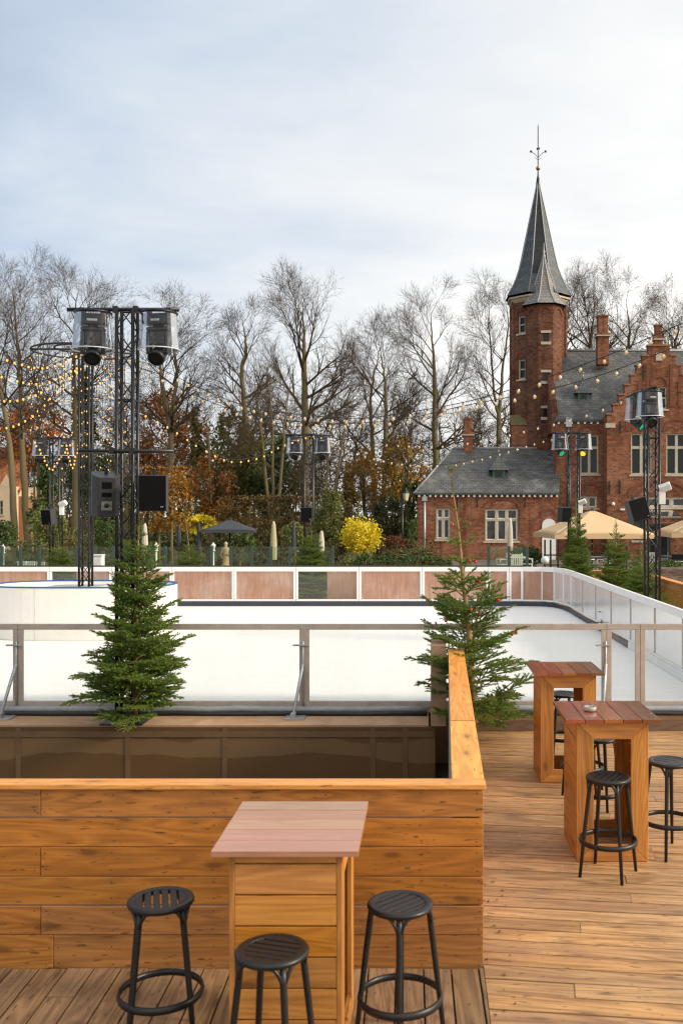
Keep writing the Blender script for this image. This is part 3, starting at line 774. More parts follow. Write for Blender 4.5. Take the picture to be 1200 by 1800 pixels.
# ------------------------------------------------------------------ truss masts, lights, speakers
def truss_mesh(H, w=0.29, step=0.27):
    mb = MB(); a = w / 2 - .025
    cs = [(-a, -a), (a, -a), (a, a), (-a, a)]
    for x, y in cs: mb.tube([(x, y, 0), (x, y, H)], 0.024, 8)
    n = max(1, round(H / step)); s = H / n
    for f in range(4):
        p, q = cs[f], cs[(f + 1) % 4]
        for k in range(n):
            if (k + f) % 2: p2, q2 = q, p
            else: p2, q2 = p, q
            mb.tube([(*p2, k * s), (*q2, (k + 1) * s)], 0.0085, 5, cap=False)
        for z in [0.01, H - .01] + [i * 2.0 for i in range(1, int(H / 2) + 1)]:
            mb.tube([(*p, z), (*q, z)], 0.012, 6, cap=False)
    return mb
def mast(label, X, Y, z0, z1, rz, pipes, w=0.29):
    t = thing('lighting_mast', label, 'lighting mast', (X, Y, z0), rz, 'black truss masts round the rink')
    truss_mesh(z1 - z0, w).build('truss', M['black_metal'], t)
    mb = MB(); mb.box(-.26, .26, -.26, .26, 0.0, 0.015); mb.build('base_plate', M['black_metal'], t)
    for (a, b, z, dy) in pipes:
        mb = MB(); mb.tube([(a, dy, z - z0), (b, dy, z - z0)], 0.025, 10)
        for x in (-w / 2, w / 2): mb.box(x - .03, x + .03, dy - .035, dy + .035, z - z0 - .04, z - z0 + .04)
        mb.build('cross_pipe', M['black_metal'], t)
    return t
def stage_light(label, loc, rz=0.0, lens=None):
    t = thing('stage_light', label, 'stage light', loc, rz, 'moving stage lights in clear rain covers')
    mb = MB(); mb.lathe([(0.215, -0.01), (0.222, -0.10), (0.235, -0.30), (0.252, -0.47)], 28)
    mb.lathe([(0.004, -0.008), (0.215, -0.008)], 28)
    mb.build('rain_cover', M['plastic_dome'], t)
    mb = MB()   # cover rings + clamp
    for r, z in ((0.2535, -0.468),):
        rm = MB(); rm.tube([(r * math.cos(a), r * math.sin(a), z) for a in np.linspace(0, 2 * PI, 29)], 0.008, 6, cap=False); rm.build('cover_hem', M['dome_rim'], t)
    mb.tube([(.219 * math.cos(a), .219 * math.sin(a), -.014) for a in np.linspace(0, 2 * PI, 29)], 0.016, 6, cap=False)
    mb.build('cover_ring', M['black_metal'], t)
    for x in (-.13, .13): mb = MB(); mb.box(x - .03, x + .03, -.03, .03, -.034, .05); mb.build('clamp', M['black_metal'], t)
    mb = MB(); mb.box(-.17, .17, -.12, .12, -.16, -.035); mb.box(-.06, .06, -.126, -.1205, -.13, -.10, mi=1)
    bevel(mb.build('base', [M['black_plastic'], M['steel']], t), 0.012)
    mb = MB(); mb.box(-.145, -.10, -.06, .06, -.53, -.24); mb.box(.10, .145, -.06, .06, -.53, -.24); mb.box(-.145, .145, -.06, .06, -.238, -.19); mb.box(-.06, .06, -.05, .05, -.19, -.16); mb.box(-.098, .098, -.055, .055, -.41, -.239)
    bevel(mb.build('yoke', M['black_plastic'], t), 0.012)
    R = Matrix.Translation((0, .03, -.50)) @ Matrix.Rotation(math.radians(128), 4, 'X')
    mb = MB(); mb.lathe([(.004, -.12), (.06, -.12), (.09, -.07), (.095, .08), (.105, .10), (.105, .155), (.088, .16)], 20, M=R)
    hd = mb.build('lamp_head', M['black_plastic'], t)
    mb = MB(); mb.lathe([(.003, .158), (.05, .156), (.087, .148)], 20, M=R); mb.build('lens', lens or M['pane'], hd)
    return t
def speaker(label, loc, rz, rx=0.0, w=0.335, h=0.44, d=0.33, back=False):
    t = thing('loudspeaker', label, 'loudspeaker', loc, rz, 'black loudspeakers on the masts'); t.rotation_euler = (rx, 0, rz)
    mb = MB(); a, b = w / 2, w / 2 * 0.62
    mb.prism([(-a, -d / 2), (a, -d / 2), (a, d * .1), (b, d / 2), (-b, d / 2), (-a, d * .1)], -h / 2, h / 2, plane='xy')
    bevel(mb.build('cabinet', plain('speaker_paint', (0.035, 0.036, 0.04), 0.55, 0, .2, 30, .1), t), 0.006)
    mb = MB(); mb.box(-a + .012, a - .012, -d / 2 - .008, -d / 2 - .002, -h / 2 + .012, h / 2 - .012)
    g = mb.build('grille', M['grille'], t)
    mb = MB(); x0, z0 = a - .055, -h / 2 + .05; q = .011; y = -d / 2 - .011
    for u0, u1 in (((-q, -q), (-q, q)), ((-q, q), (0, 0)), ((0, 0), (q, q)), ((q, q), (q, -q))):
        mb.tube([(x0 + u0[0], y, z0 + u0[1]), (x0 + u1[0], y, z0 + u1[1])], .003, 5)
    mb.build('emblem', M['steel'], g)
    mb = MB(); mb.box(-.02, .02, -.02, .02, h / 2, h / 2 + .06); mb.tube([(0, 0, h / 2 + .05), (0, .0, h / 2 + .10)], .012, 8); mb.build('bracket', M['black_metal'], t)
    if back:
        mb = MB(); y = d / 2 + .002
        mb.box(-b * .55, b * .55, y - .004, y + .003, h * .22, h * .38); mb.box(-b * .55, b * .55, y - .004, y + .003, h * .02, h * .12)
        mb.build('port', M['grille'], t)
        mb = MB(); mb.box(-b * .6, b * .6, y - .004, y + .004, -h * .32, -h * .10); mb.build('connector_plate', M['steel'], t)
        mb = MB(); mb.lathe([(.003, .012), (.03, .012), (.03, 0)], 12, (0, 0, 0), M=Matrix.Translation((0, y, -h * .2)) @ Matrix.Rotation(-PI / 2, 4, 'X'))
        mb.tube([(0, y + .03, -h * .2), (-.1, y + .10, -h * .17), (-.25, y + .02, -h * .1)], .006, 6); mb.build('plug_cable', M['cable'], t)
    return t
# main mast by the near tree
Y1 = 12.08; s1 = Y1 / F
m1 = mast('tall main truss mast with wide cross pipes behind the nearest spruce on the ledge', X_(224, Y1), Y1, .192, Z_(545, Y1), 0.0,
          [(X_(122, Y1) - X_(224, Y1), X_(317, Y1) - X_(224, Y1), Z_(546, Y1), -.06), (X_(150, Y1) - X_(224, Y1), X_(313, Y1) - X_(224, Y1), Z_(795, Y1), -.2)], .25)
stage_light('stage light in a clear cover at the left end of the main mast pipe', (X_(166, Y1), Y1 - .04, Z_(550, Y1)), .2)
stage_light('stage light in a clear cover at the right end of the main mast pipe', (X_(281, Y1), Y1 - .04, Z_(550, Y1)), -.15)
speaker('loudspeaker tilted down showing its panel of ports and plug, on the main mast', (X_(184, Y1 - .2), Y1 - .15, Z_(869, Y1)), math.radians(180 + 22), math.radians(-14), .33, .50, .36, True)
speaker('loudspeaker with a flat black grille facing forward on the main mast', (X_(281, Y1), Y1 - .25, Z_(868, Y1)), math.radians(9), 0)
# mast on the island with a hoop for hanging lights
Y2 = 19.5
m2 = mast('truss mast on the white island crowned by a hoop of hanging lights', X_(151, Y2), Y2, 1.272, Z_(606, Y2), 0.0, [], .25)
hx, hz, hr = X_(146, Y2), Z_(618, Y2), 0.98
mb = MB(); cz = hz - 1.272; ox = hx - X_(151, Y2)
for r in (hr, hr * .55): mb.tube([(ox + r * math.cos(a), r * math.sin(a), cz + (0 if r == hr else .06)) for a in np.linspace(0, 2 * PI, 41)], .02, 8, cap=False)
for k in range(4):
    a = k * PI / 2 + .3; mb.tube([(ox, 0, cz + .05), (ox + hr * math.cos(a), hr * math.sin(a), cz)], .02, 8)
mb.build('light_hoop', M['black_metal'], m2)
# other masts
def small_mast(label, px, Y, ztop_px, pipe, w, z0=.19, rz=.04):
    x = X_(px, Y); return mast(label, x, Y, z0, Z_(ztop_px, Y), rz, [(X_(pipe[0], Y) - x, X_(pipe[1], Y) - x, Z_(ztop_px + 2, Y), -.05)] if pipe else [], w)
small_mast('slim truss mast behind the far fence at the left, near the hedge', 99, 27, 769, (59, 134), .31)
for a, s in ((75, 'left'), (118, 'right')): stage_light('stage light on the mast near the left hedge, %s side of its pipe' % s, (X_(a, 27), 26.95, Z_(772, 27)))
speaker('loudspeaker on the mast near the left hedge', (X_(91, 26.8), 26.7, Z_(908, 26.8)), math.radians(-20), math.radians(8), .33, .42)
small_mast('slim truss mast behind the middle of the far rink fence', 543, 28, 763, (503, 583), .30)
for a, s in ((519, 'left'), (567, 'right')): stage_light('stage light on the middle far mast, %s side of its pipe' % s, (X_(a, 28), 27.95, Z_(768, 28)))
speaker('loudspeaker facing forward on the middle far mast', (X_(540, 27.8), 27.7, Z_(905, 27.8)), math.radians(4), 0, .33, .42)
small_mast('slim truss mast beside the beige parasol, behind the rounded rink corner', 1008, 28, 760, (968, 1038), .33)
stage_light('stage light glowing green on the mast beside the beige parasol', (X_(983, 28), 27.95, Z_(762, 28)), .5, M['led_green'])
stage_light('stage light glowing amber on the mast beside the beige parasol', (X_(1024, 28), 27.95, Z_(762, 28)), -.4, M['led_amber'])
speaker('loudspeaker on the mast beside the beige parasol', (X_(989, 27.8), 27.7, Z_(904, 27.8)), math.radians(25), math.radians(4), .33, .42)
Y5 = 18.2
m5 = small_mast('stout truss mast between the right rink fence and the wooden wall', 1145, Y5, 716, None, .27, .19, math.radians(4))
Ri = Matrix.Rotation(-math.radians(4), 4, 'Z'); c5 = Vector((X_(1145, Y5), Y5, .19))
mb = MB(); mb.tube([Ri @ (Vector(p) - c5) for p in ((X_(1110, Y5 + .6), Y5 + .6, Z_(686, Y5)), (X_(1153, Y5 - .5), Y5 - .5, Z_(686, Y5)))], .025, 8)
mb.tube([(0, 0, Z_(716, Y5) - .19), (0, 0, Z_(686, Y5) - .19)], .03, 8); mb.build('cross_pipe', M['black_metal'], m5)
stage_light('large clear covered stage light on top of the stout right mast', (X_(1141, Y5 - .4), Y5 - .4, Z_(688, Y5 - .4)), .3)
stage_light('stage light with a green lens behind the large one on the stout right mast', (X_(1120, Y5 + .5), Y5 + .5, Z_(696, Y5 + .5)), 1.0, M['led_green'])
speaker('loudspeaker tilted sideways on the stout right mast', (X_(1113, Y5), Y5 - .2, Z_(897, Y5)), 0, 0, .36, .42).rotation_euler = (math.radians(-6), math.radians(-14), math.radians(14))
def flood(label, px, py, Y):
    t = thing('floodlight', label, 'floodlight', (X_(px, Y), Y, Z_(py, Y)))
    mb = MB(); mb.box(-.06, .06, -.05, .05, -.20, .06); bevel(mb.build('ballast_box', M['white_plastic'], t), .01)
    mb = MB(); R = Matrix.Translation((.05, -.05, .12)) @ Matrix.Rotation(math.radians(35), 4, 'X') @ Matrix.Rotation(math.radians(-25), 4, 'Y')
    mb.box(-.11, .11, -.05, .05, -.07, .07, M=R); bevel(mb.build('lamp_head', M['white_plastic'], t), .01)
flood('white floodlight on the stout right mast', 1162, 868, Y5 - .1)
flood('white floodlight on the mast beside the beige parasol', 1019, 890, 27.8)
flood('white floodlight on the mast near the left hedge', 109, 893, 26.8)

# ------------------------------------------------------------------ light strings
mb = MB(); mb.lathe([(.002, -.112), (.014, -.107), (.023, -.09), (.024, -.078), (.018, -.058), (.013, -.045)], 10)
BULB = mb.mesh('bulb'); BULB.materials.append(M['bulb'])
BULB2 = BULB.copy(); BULB2.materials.clear(); BULB2.materials.append(M['bulb_pale'])
mb = MB(); mb.lathe([(.016, -.055), (.018, -.05), (.016, -.012), (.007, 0)], 8); SOCK = mb.mesh('socket'); SOCK.materials.append(M['cable'])
mb = MB(); mb.lathe([(.002, -.128), (.020, -.122), (.034, -.10), (.035, -.085), (.024, -.06), (.014, -.045)], 14); GLASS = mb.mesh('bulb_glass'); GLASS.materials.append(M['bulb_glass'])
def light_string(label, pts, n, group='strings of bulbs over the rink', r=.006, pale=False, t0=.0, drop=True, sc=1.0, name='light_string', skip=()):
    """cable through 3-D points (Catmull-Rom) with n bulbs hung from it"""
    P = [Vector(p) for p in pts]; base = P[0].copy()
    Q = []
    if len(P) == 2: Q = [P[0].lerp(P[1], i / 20) for i in range(21)]
    else:
        E = [P[0] * 2 - P[1]] + P + [P[-1] * 2 - P[-2]]
        for i in range(1, len(E) - 2):
            a, b, c, d = E[i - 1:i + 3]
            for k in range(12):
                t = k / 12
                Q.append(.5 * ((2 * b) + (c - a) * t + (2 * a - 5 * b + 4 * c - d) * t * t + (3 * b - a - 3 * c + d) * t ** 3))
        Q.append(P[-1])
    t = thing(name, label, 'light string', base, 0, group)
    mb = MB(); mb.tube([q - base for q in Q], r, 5); mb.build('cable', M['cable'], t)
    L = [0]
    for a, b in zip(Q[:-1], Q[1:]): L.append(L[-1] + (b - a).length)
    for k in range(n):
        s = L[-1] * (t0 + (1 - t0) * (k + .5) / n); i = max(j for j in range(len(L)) if L[j] <= s); i = min(i, len(Q) - 2)
        p = Q[i].lerp(Q[i + 1], (s - L[i]) / max(1e-6, L[i + 1] - L[i])) - base
        rx, ry = RND.uniform(-.3, .3), RND.uniform(-.3, .3)
        sc_ = sc * (.72 if sc == 1.0 else .74); o = link('bulb', BULB2 if pale else BULB, None, t, p, (rx, ry, 0)); o.scale = (sc_,) * 3
        so = link('socket', SOCK, None, o)
        if pale:
            o.scale = (.72 * sc_, .72 * sc_, .9 * sc_)
            g = link('glass_envelope', GLASS, None, o); g.scale = (1.39, 1.39, 1.11)
    return t
def at2(px, py, Y): return at(px, py, Y)
# strings a: island mast -> off the right edge, getting nearer
def fan(pxy, Ya, Yb):
    out = []; n = len(pxy); x0, x1 = pxy[0][0], pxy[-1][0]
    for px, py in pxy:
        f = (px - x0) / (x1 - x0); w = (f / Yb) / ((1 - f) / Ya + f / Yb)    # perspective-correct depth along a straight run
        Y = Ya + (Yb - Ya) * w; out.append(at(px, py, Y))
    return out
light_string('upper string of bulbs from the island mast rising over the tower to the right edge', fan([(160, 612), (262, 640), (347, 680), (440, 716), (540, 730), (635, 735), (735, 722), (824, 705), (900, 684), (994, 652), (1098, 612), (1250, 545)], 19.5, 11.0), 42, pale=True)
light_string('lower string of bulbs beside it from the island mast across the house gable', fan([(160, 616), (255, 650), (333, 690), (415, 722), (497, 738), (600, 744), (707, 737), (812, 714), (955, 686), (1052, 660), (1155, 622), (1270, 575)], 19.5, 11.6), 42, pale=True)
light_string('string of bulbs sagging from the island mast to the middle far mast', fan([(165, 660), (250, 722), (305, 752), (345, 778), (400, 806), (453, 802), (493, 782), (542, 764)], 19.5, 28.0), 24, sc=1.2)
light_string('string of bulbs from the middle far mast to the stout right mast', fan([(543, 763), (620, 775), (700, 780), (768, 782), (838, 773), (919, 755), (992, 737), (1048, 720), (1098, 700), (1140, 686)], 28.0, 18.2), 27, pale=True)
light_string('string of bulbs sagging low over the slate wing between the two far masts', fan([(545, 764), (620, 792), (700, 812), (780, 816), (837, 806), (888, 792), (945, 775), (1008, 760)], 28, 28), 30, pale=True, sc=1.2)
light_string('short lit string sagging over the far left mast', fan([(60, 770), (78, 800), (90, 822), (108, 800), (125, 775)], 26.5, 26.5), 16, sc=1.3)
light_string('short lit V-shaped string right of the far left mast', fan([(116, 775), (121, 800), (127, 818), (134, 795), (140, 775)], 26.3, 26.3), 13, sc=1.3)
light_string('string of bulbs from the island mast off the left edge, uppermost', fan([(150, 615), (90, 640), (40, 636), (-60, 600)], 19.5, 16.5), 18, sc=1.1)
light_string('string of bulbs from the island mast off the left edge, second from top', fan([(140, 640), (80, 668), (20, 662), (-60, 630)], 19.5, 18), 18, sc=1.1)
light_string('string of bulbs from the island mast off the left edge, third from top', fan([(140, 640), (70, 715), (20, 745), (-60, 750)], 19.5, 22), 18, sc=1.2)
light_string('string of bulbs from the island mast off the left edge, lowest', fan([(140, 645), (60, 690), (0, 700), (-70, 690)], 19.5, 24), 20, sc=1.3)
# hanging strands under the hoop
rr = random.Random(3)
for k in range(30):
    a = 2 * PI * k / 30 + rr.uniform(-.1, .1); q = hr * (1 if k % 3 else .56)
    x, y = hx + q * math.cos(a), Y2 + q * math.sin(a); Lh = rr.uniform(1.5, 2.7) * (1 if q > .9 else 1.0) * (1.0 - .35 * (math.cos(a) < -.5))
    light_string('lit strand of bulbs hanging straight down from the hoop on the island mast', [(x, y, hz), (x + rr.uniform(-.03, .03), y, hz - Lh)], int(Lh * 4.6), 'lit strands hanging under the hoop', t0=.03, name='hanging_light_strand', sc=.70)
# ------------------------------------------------------------------ buildings
class Plane:
    """local (u,z) plane with outward normal: P(u, z, d) with d the distance behind the face"""
    def __init__(self, o, u, n): self.o = Vector(o); self.u = Vector(u).normalized(); self.n = Vector(n).normalized()
    def P(self, u, z, d=0): return self.o + self.u * u + Vector((0, 0, z)) - self.n * d
def wall_holes(mb, pl, u0, u1, z0, z1, holes, depth=.18, mi=0, u0off=0.0):
    us = sorted(set([u0, u1] + [h[0] for h in holes] + [h[1] for h in holes])); zs = sorted(set([z0, z1] + [h[2] for h in holes] + [h[3] for h in holes]))
    for a, b in zip(us[:-1], us[1:]):
        for c, d in zip(zs[:-1], zs[1:]):
            mu, mz = (a + b) / 2, (c + d) / 2
            if any(h[0] < mu < h[1] and h[2] < mz < h[3] for h in holes): continue
            mb.face([pl.P(a, c), pl.P(b, c), pl.P(b, d), pl.P(a, d)], [(a + u0off, c), (b + u0off, c), (b + u0off, d), (a + u0off, d)], mi)
    for a, b, c, d in holes:
        for p, q, r, s in (((a, c), (a, d), 0, 0), ((b, d), (b, c), 0, 0), ((a, d), (b, d), 0, 0), ((b, c), (a, c), 0, 0)):
            mb.face([pl.P(*p), pl.P(*q), pl.P(*q, depth), pl.P(*p, depth)], [(p[0] + p[1], 0), (q[0] + q[1], 0), (q[0] + q[1], depth), (p[0] + p[1], depth)], mi)
def pbox(mb, pl, a, b, c, d, f, k, mi=0):
    """box on the plane from u a..b, z c..d, between depth f (front) and k (back)"""
    P = [pl.P(a, c, k), pl.P(b, c, k), pl.P(b, c, f), pl.P(a, c, f), pl.P(a, d, k), pl.P(b, d, k), pl.P(b, d, f), pl.P(a, d, f)]
    fs = [(0, 1, 2, 3), (7, 6, 5, 4), (3, 2, 6, 7), (0, 4, 5, 1), (1, 5, 6, 2), (0, 3, 7, 4)]
    lo = [(a, k), (b, k), (b, f), (a, f)]
    uvs = [[(a, k), (b, k), (b, f), (a, f)], [(a, f), (b, f), (b, k), (a, k)], [(a, c), (b, c), (b, d), (a, d)], [(a, c), (a, d), (b, d), (b, c)], [(k, c), (k, d), (f, d), (f, c)], [(k, c), (f, c), (f, d), (k, d)]]
    mb.shared([tuple(p) for p in P], [fc[::-1] for fc in fs], [u[::-1] for u in uvs], mi, False)
def window(parent, pl, a, b, c, d, cols, transoms, fw=.07, mull=.10, fm='stone', pane='pane', depth=.12, sill=True, pale=()):
    """stone cross window: frame + panes + sill as parts"""
    mb = MB(); k = depth + .06
    pbox(mb, pl, a, a + fw, c, d, depth - .05, k); pbox(mb, pl, b - fw, b, c, d, depth - .05, k)
    pbox(mb, pl, a + fw, b - fw, d - fw, d, depth - .05, k); pbox(mb, pl, a + fw, b - fw, c, c + fw, depth - .05, k)
    w = (b - a - 2 * fw)
    cuts = [a + fw] + [a + fw + w * q for q in cols] + [b - fw]
    for q in cols: u = a + fw + w * q; pbox(mb, pl, u - mull / 2, u + mull / 2, c + fw, d - fw, depth - .045, k - .002)
    for q in transoms:
        z = c + (d - c) * q
        pbox(mb, pl, a + fw, b - fw, z - mull / 2, z + mull / 2, depth - .04, k - .004)
    w_ = mb.build('window', M[fm], parent)
    mb = MB(); pbox(mb, pl, a + fw * .5, b - fw * .5, c + fw * .5, d - fw * .5, depth + .035, depth + .05); mb.build('pane', M[pane], w_)
    # sash bars
    mb = MB(); zc = [c + fw] + [c + (d - c) * q for q in transoms] + [d - fw]
    for u0, u1 in zip(cuts[:-1], cuts[1:]):
        for z0, z1 in zip(zc[:-1], zc[1:]):
            a0 = u0 + (mull / 2 if u0 != cuts[0] else 0); a1 = u1 - (mull / 2 if u1 != cuts[-1] else 0)
            b0 = z0 + (mull / 2 if z0 != zc[0] else 0); b1 = z1 - (mull / 2 if z1 != zc[-1] else 0)
            t = .035
            pbox(mb, pl, a0, a0 + t, b0, b1, depth, depth + .033); pbox(mb, pl, a1 - t, a1, b0, b1, depth, depth + .033)
            pbox(mb, pl, a0 + t, a1 - t, b0, b0 + t, depth, depth + .033); pbox(mb, pl, a0 + t, a1 - t, b1 - t, b1, depth, depth + .033)
    mb.build('sash', M['white_frame'] if fm == 'stone' and pane == 'pane_pale' else M['green_frame'], w_)
    if sill:
        mb = MB(); pbox(mb, pl, a - .1, b + .1, c - .10, c - .004, -.06, .10); mb.build('sill', M['stone'], w_)
    return w_
def arch(mb, pl, cu, cz, r, w, f, k, a0=0, a1=PI, n=16, sq=1.0, mi=0):
    """ring segment standing proud of a wall"""
    for i in range(n):
        t0, t1 = a0 + (a1 - a0) * i / n, a0 + (a1 - a0) * (i + 1) / n
        q = [(cu + (r) * math.cos(t0), cz + r * sq * math.sin(t0)), (cu + (r + w) * math.cos(t0), cz + (r * sq + w) * math.sin(t0)), (cu + (r + w) * math.cos(t1), cz + (r * sq + w) * math.sin(t1)), (cu + r * math.cos(t1), cz + r * sq * math.sin(t1))]
        A = [pl.P(u, z, f) for u, z in q]; B = [pl.P(u, z, k) for u, z in q]
        mb.face(A, [(i * .1, 0), (i * .1, w), (i * .1 + .1, w), (i * .1 + .1, 0)], mi)
        mb.face([A[1], B[1], B[2], A[2]], None, mi); mb.face([A[3], B[3], B[0], A[0]], None, mi)
        if i == 0: mb.face([A[0], B[0], B[1], A[1]], None, mi)
        if i == n - 1: mb.face([A[2], B[2], B[3], A[3]], None, mi)
def roof_face(mb, pts, mi=0):
    """sloped face; UV in metres along the slope"""
    a, b, c = Vector(pts[0]), Vector(pts[1]), Vector(pts[2]); n = (b - a).cross(c - a).normalized()
    u = Vector((0, 0, 1)).cross(n)
    if u.length < 1e-4: u = Vector((1, 0, 0))
    u.normalize(); v = n.cross(u)
    mb.face(pts, [((Vector(p) - a).dot(u), (Vector(p) - a).dot(v)) for p in pts], mi)
FRONT = lambda Y: Plane((0, Y, 0), (1, 0, 0), (0, -1, 0))

# ---- low wing
YW = 51.0
wing = thing('brick_wing', 'single-storey red brick wing with a hipped slate roof left of the tower', 'brick wing', (0, 0, 0))
pw = FRONT(YW); x0, x1 = X_(733, YW), X_(981, YW); ze = Z_(869, YW)
w1 = (X_(766, YW), X_(791, YW), Z_(948, YW), Z_(893, YW)); w2 = (X_(852, YW), X_(910, YW), Z_(951, YW), Z_(894, YW)); dr = (X_(952, YW), X_(976, YW), -0.5, Z_(923, YW))
mb = MB(); wall_holes(mb, pw, x0, x1, -.5, ze, [w1, w2, dr]); 
pl_l = Plane((x0, YW, 0), (0, -1, 0), (-1, 0, 0)); wall_holes(mb, pl_l, -7, 0, -.5, ze, [])
mb.build('wall', M['brick'], wing)
mb = MB(); arch(mb, pw, (w1[0] + w1[1]) / 2, w1[3] + .03, .42, .12, -.03, .02, .35, PI - .35, 12, .8); arch(mb, pw, (w2[0] + w2[1]) / 2, w2[3] + .03, .90, .12, -.03, .02, .1, PI - .1, 16, .48)
arch(mb, pw, (dr[0] + dr[1]) / 2, dr[3] + .42, .36, .12, -.03, .02, 0, PI); mb.build('relieving_arch', M['brick_arch'], wing)
window(wing, pw, *w1, [.5], [.66], pane='pane_pale'); window(wing, pw, *w2, [.34, .67], [.66], pane='pane_pale')
mb = MB(); a, b = dr[0], dr[1]; mb2 = []
pts = [(a, -.5), (b, -.5), (b, dr[3])] + [((a + b) / 2 + (b - a) / 2 * math.cos(t), dr[3] + .34 * math.sin(t)) for t in np.linspace(0, PI, 12)[1:-1]] + [(a, dr[3])]
mb.prism(pts, YW - .02, YW + .05); mb.build('door', M['white_plastic'], wing)
mb = MB(); pbox(mb, pw, x0 - .12, x1, ze - .02, ze + .09, -.16, .05); mb.build('gutter', M['gutter'], wing)
mb = MB()
for i in range(26):
    u = x0 + .1 + i * (x1 - x0 - .2) / 25; pbox(mb, pw, u - .05, u + .05, ze - .14, ze - .03, -.12, .01)
mb.build('corbel', M['white_frame'], wing)
mb = MB(); zr = Z_(788, YW + 3.3); yr = YW + 3.3; rx0 = X_(796, yr)
e = .18
A = (x0 - e, YW - e, ze + .05); B = (x1, YW - e, ze + .05); C = (X_(975, yr) + .4, yr, zr); D = (rx0, yr, zr); E = (x0 - e, YW + 7.2, ze + .05)
roof_face(mb, [A, B, C, D]); roof_face(mb, [E, A, D]); roof_face(mb, [(B[0], YW + 7.2, ze), E, D, C])
mb.build('roof', M['slate'], wing)
mb = MB(); mb.tube([D, C], .075, 6); mb.tube([A, D], .055, 6); mb.build('ridge', M['lead'], wing)
def dormer(parent, px, py, Y, s=1.0):
    x, y, z = at(px, py, Y); w, h, d = .34 * s, .62 * s, .75 * s
    mb = MB(); mb.box(x - w, x + w, y, y + d * 1.6, z - h / 2, z + h / 2); dm = mb.build('dormer', M['green_frame'], parent)
    mb = MB(); q = w * 1.55; zt = z + h / 2; ap = (x, y + .25 * s, zt + .85 * s); bk = (x, y + d * 1.9, zt + .8 * s)
    f = [(x - q, y - .15, zt - .02), (x + q, y - .15, zt - .02), (x + q, y + d * 1.5, zt - .02), (x - q, y + d * 1.5, zt - .02)]
    roof_face(mb, [f[0], f[1], ap]); roof_face(mb, [f[1], f[2], bk, ap]); roof_face(mb, [f[3], f[0], ap, bk]); mb.face([f[3], f[2], f[1], f[0]]); mb.build('dormer_roof', M['slate_spire'], dm)
    mb = MB(); mb.box(x - w * .55, x + w * .55, y - .012, y - .004, z - h * .38, z + h * .38); mb.build('pane', M['pane'], dm)
    mb = MB(); mb.tube([ap, (ap[0], ap[1], ap[2] + .3 * s)], [.06, .02], 8); mb.sphere((ap[0], ap[1], ap[2] + .34 * s), .07 * s, 8); mb.build('finial', M['lead'], dm)
dormer(wing, 876, 836, YW + 1.0)
def chimney(parent, x, y, z0, z1, w, pot=True, m='brick'):
    mb = MB(); mb.box(x - w / 2, x + w / 2, y - w / 2, y + w / 2, z0, z1 - .9 * w * 2); zz = z1 - .9 * w * 2
    mb.box(x - w * .6, x + w * .6, y - w * .6, y + w * .6, zz + .003, zz + .12); mb.box(x - w * .42, x + w * .42, y - w * .42, y + w * .42, zz + .123, z1 - .1); mb.box(x - w * .48, x + w * .48, y - w * .48, y + w * .48, z1 - .097, z1)
    c = mb.build('chimney', M[m], parent)
    mb = MB(); mb.box(x - w * .65, x + w * .65, y - w * .65, y + w * .65, zz - .07, zz); mb.build('stone_band', M['stone'], c); return c
chimney(wing, X_(822, yr), yr - .1, Z_(800, yr), Z_(735, yr), .52)
mb = MB(); xx = X_(746, YW); mb.tube([(xx, YW - .12, ze - .1), (xx, YW - .12, -.4)], .06, 8); mb.box(xx - .13, xx + .13, YW - .22, YW - .02, ze - .35, ze - .12); mb.build('downpipe', M['steel'], wing)
mb = MB()
for px in (803, 838, 922):
    u = X_(px, YW); mb.box(u - .025, u + .025, YW - .03, YW - .002, Z_(892, YW), Z_(874, YW))
mb.build('wall_anchor', M['black_metal'], wing)

# ---- tower
YT = 56.5; tx = X_(945, YT); pm = F / YT
tower = thing('brick_tower', 'tall octagonal brick tower with flared slate spire and a smaller spired stair turret', 'tower', (0, 0, 0))
def octagon(cx, cy, ap, rot=0.0): 
    R = ap / math.cos(PI / 8); return [(cx + R * math.cos(PI / 8 + rot + k * PI / 4), cy + R * math.sin(PI / 8 + rot + k * PI / 4)) for k in range(8)]
def oct_walls(mb, o, z0, z1, holes):
    """holes: {facet: [(du0, du1, z0, z1)]} measured from the facet's centre"""
    pls = []
    for k in range(8):
        a, b = Vector((*o[k], 0)), Vector((*o[(k + 1) % 8], 0)); u = (b - a); L = u.length; n = Vector((u.y, -u.x, 0))
        pl = Plane(a + u / 2, u, n); pls.append(pl)
        wall_holes(mb, pl, -L / 2, L / 2, z0, z1, holes.get(k, []), .2, u0off=k * L)
    return pls
def facet_to(o, dx, dy):
    best = max(range(8), key=lambda k: (lambda m, c: (m[0] - c[0]) * dx + (m[1] - c[1]) * dy)(((o[k][0] + o[(k + 1) % 8][0]) / 2, (o[k][1] + o[(k + 1) % 8][1]) / 2), (sum(p[0] for p in o) / 8, sum(p[1] for p in o) / 8)))
    return best
ap = 45.5 / pm; o1 = octagon(tx, YT, ap)
zt = Z_(532, YT); fl = facet_to(o1, -1, -1)
hw = [(-.26, .26, Z_(592, YT), Z_(562, YT)), (-.26, .26, Z_(671, YT), Z_(637, YT))]
mb = MB(); pls = oct_walls(mb, o1, -.5, zt, {fl: hw}); mb.build('wall', M['brick_dark'], tower)
for h in hw: window(tower, pls[fl], *h, [], [.5], fw=.08, mull=.06, depth=.12)
mb = MB()
for h in hw: arch(mb, pls[fl], 0, h[3] + .02, .34, .12, -.05, .03, 0, PI, 10)
for k in range(8):
    for z in (zt - .75,): arch(mb, pls[k], -.28, z, .20, .07, -.05, .03, 0, PI, 8); arch(mb, pls[k], .28, z, .20, .07, -.05, .03, 0, PI, 8)
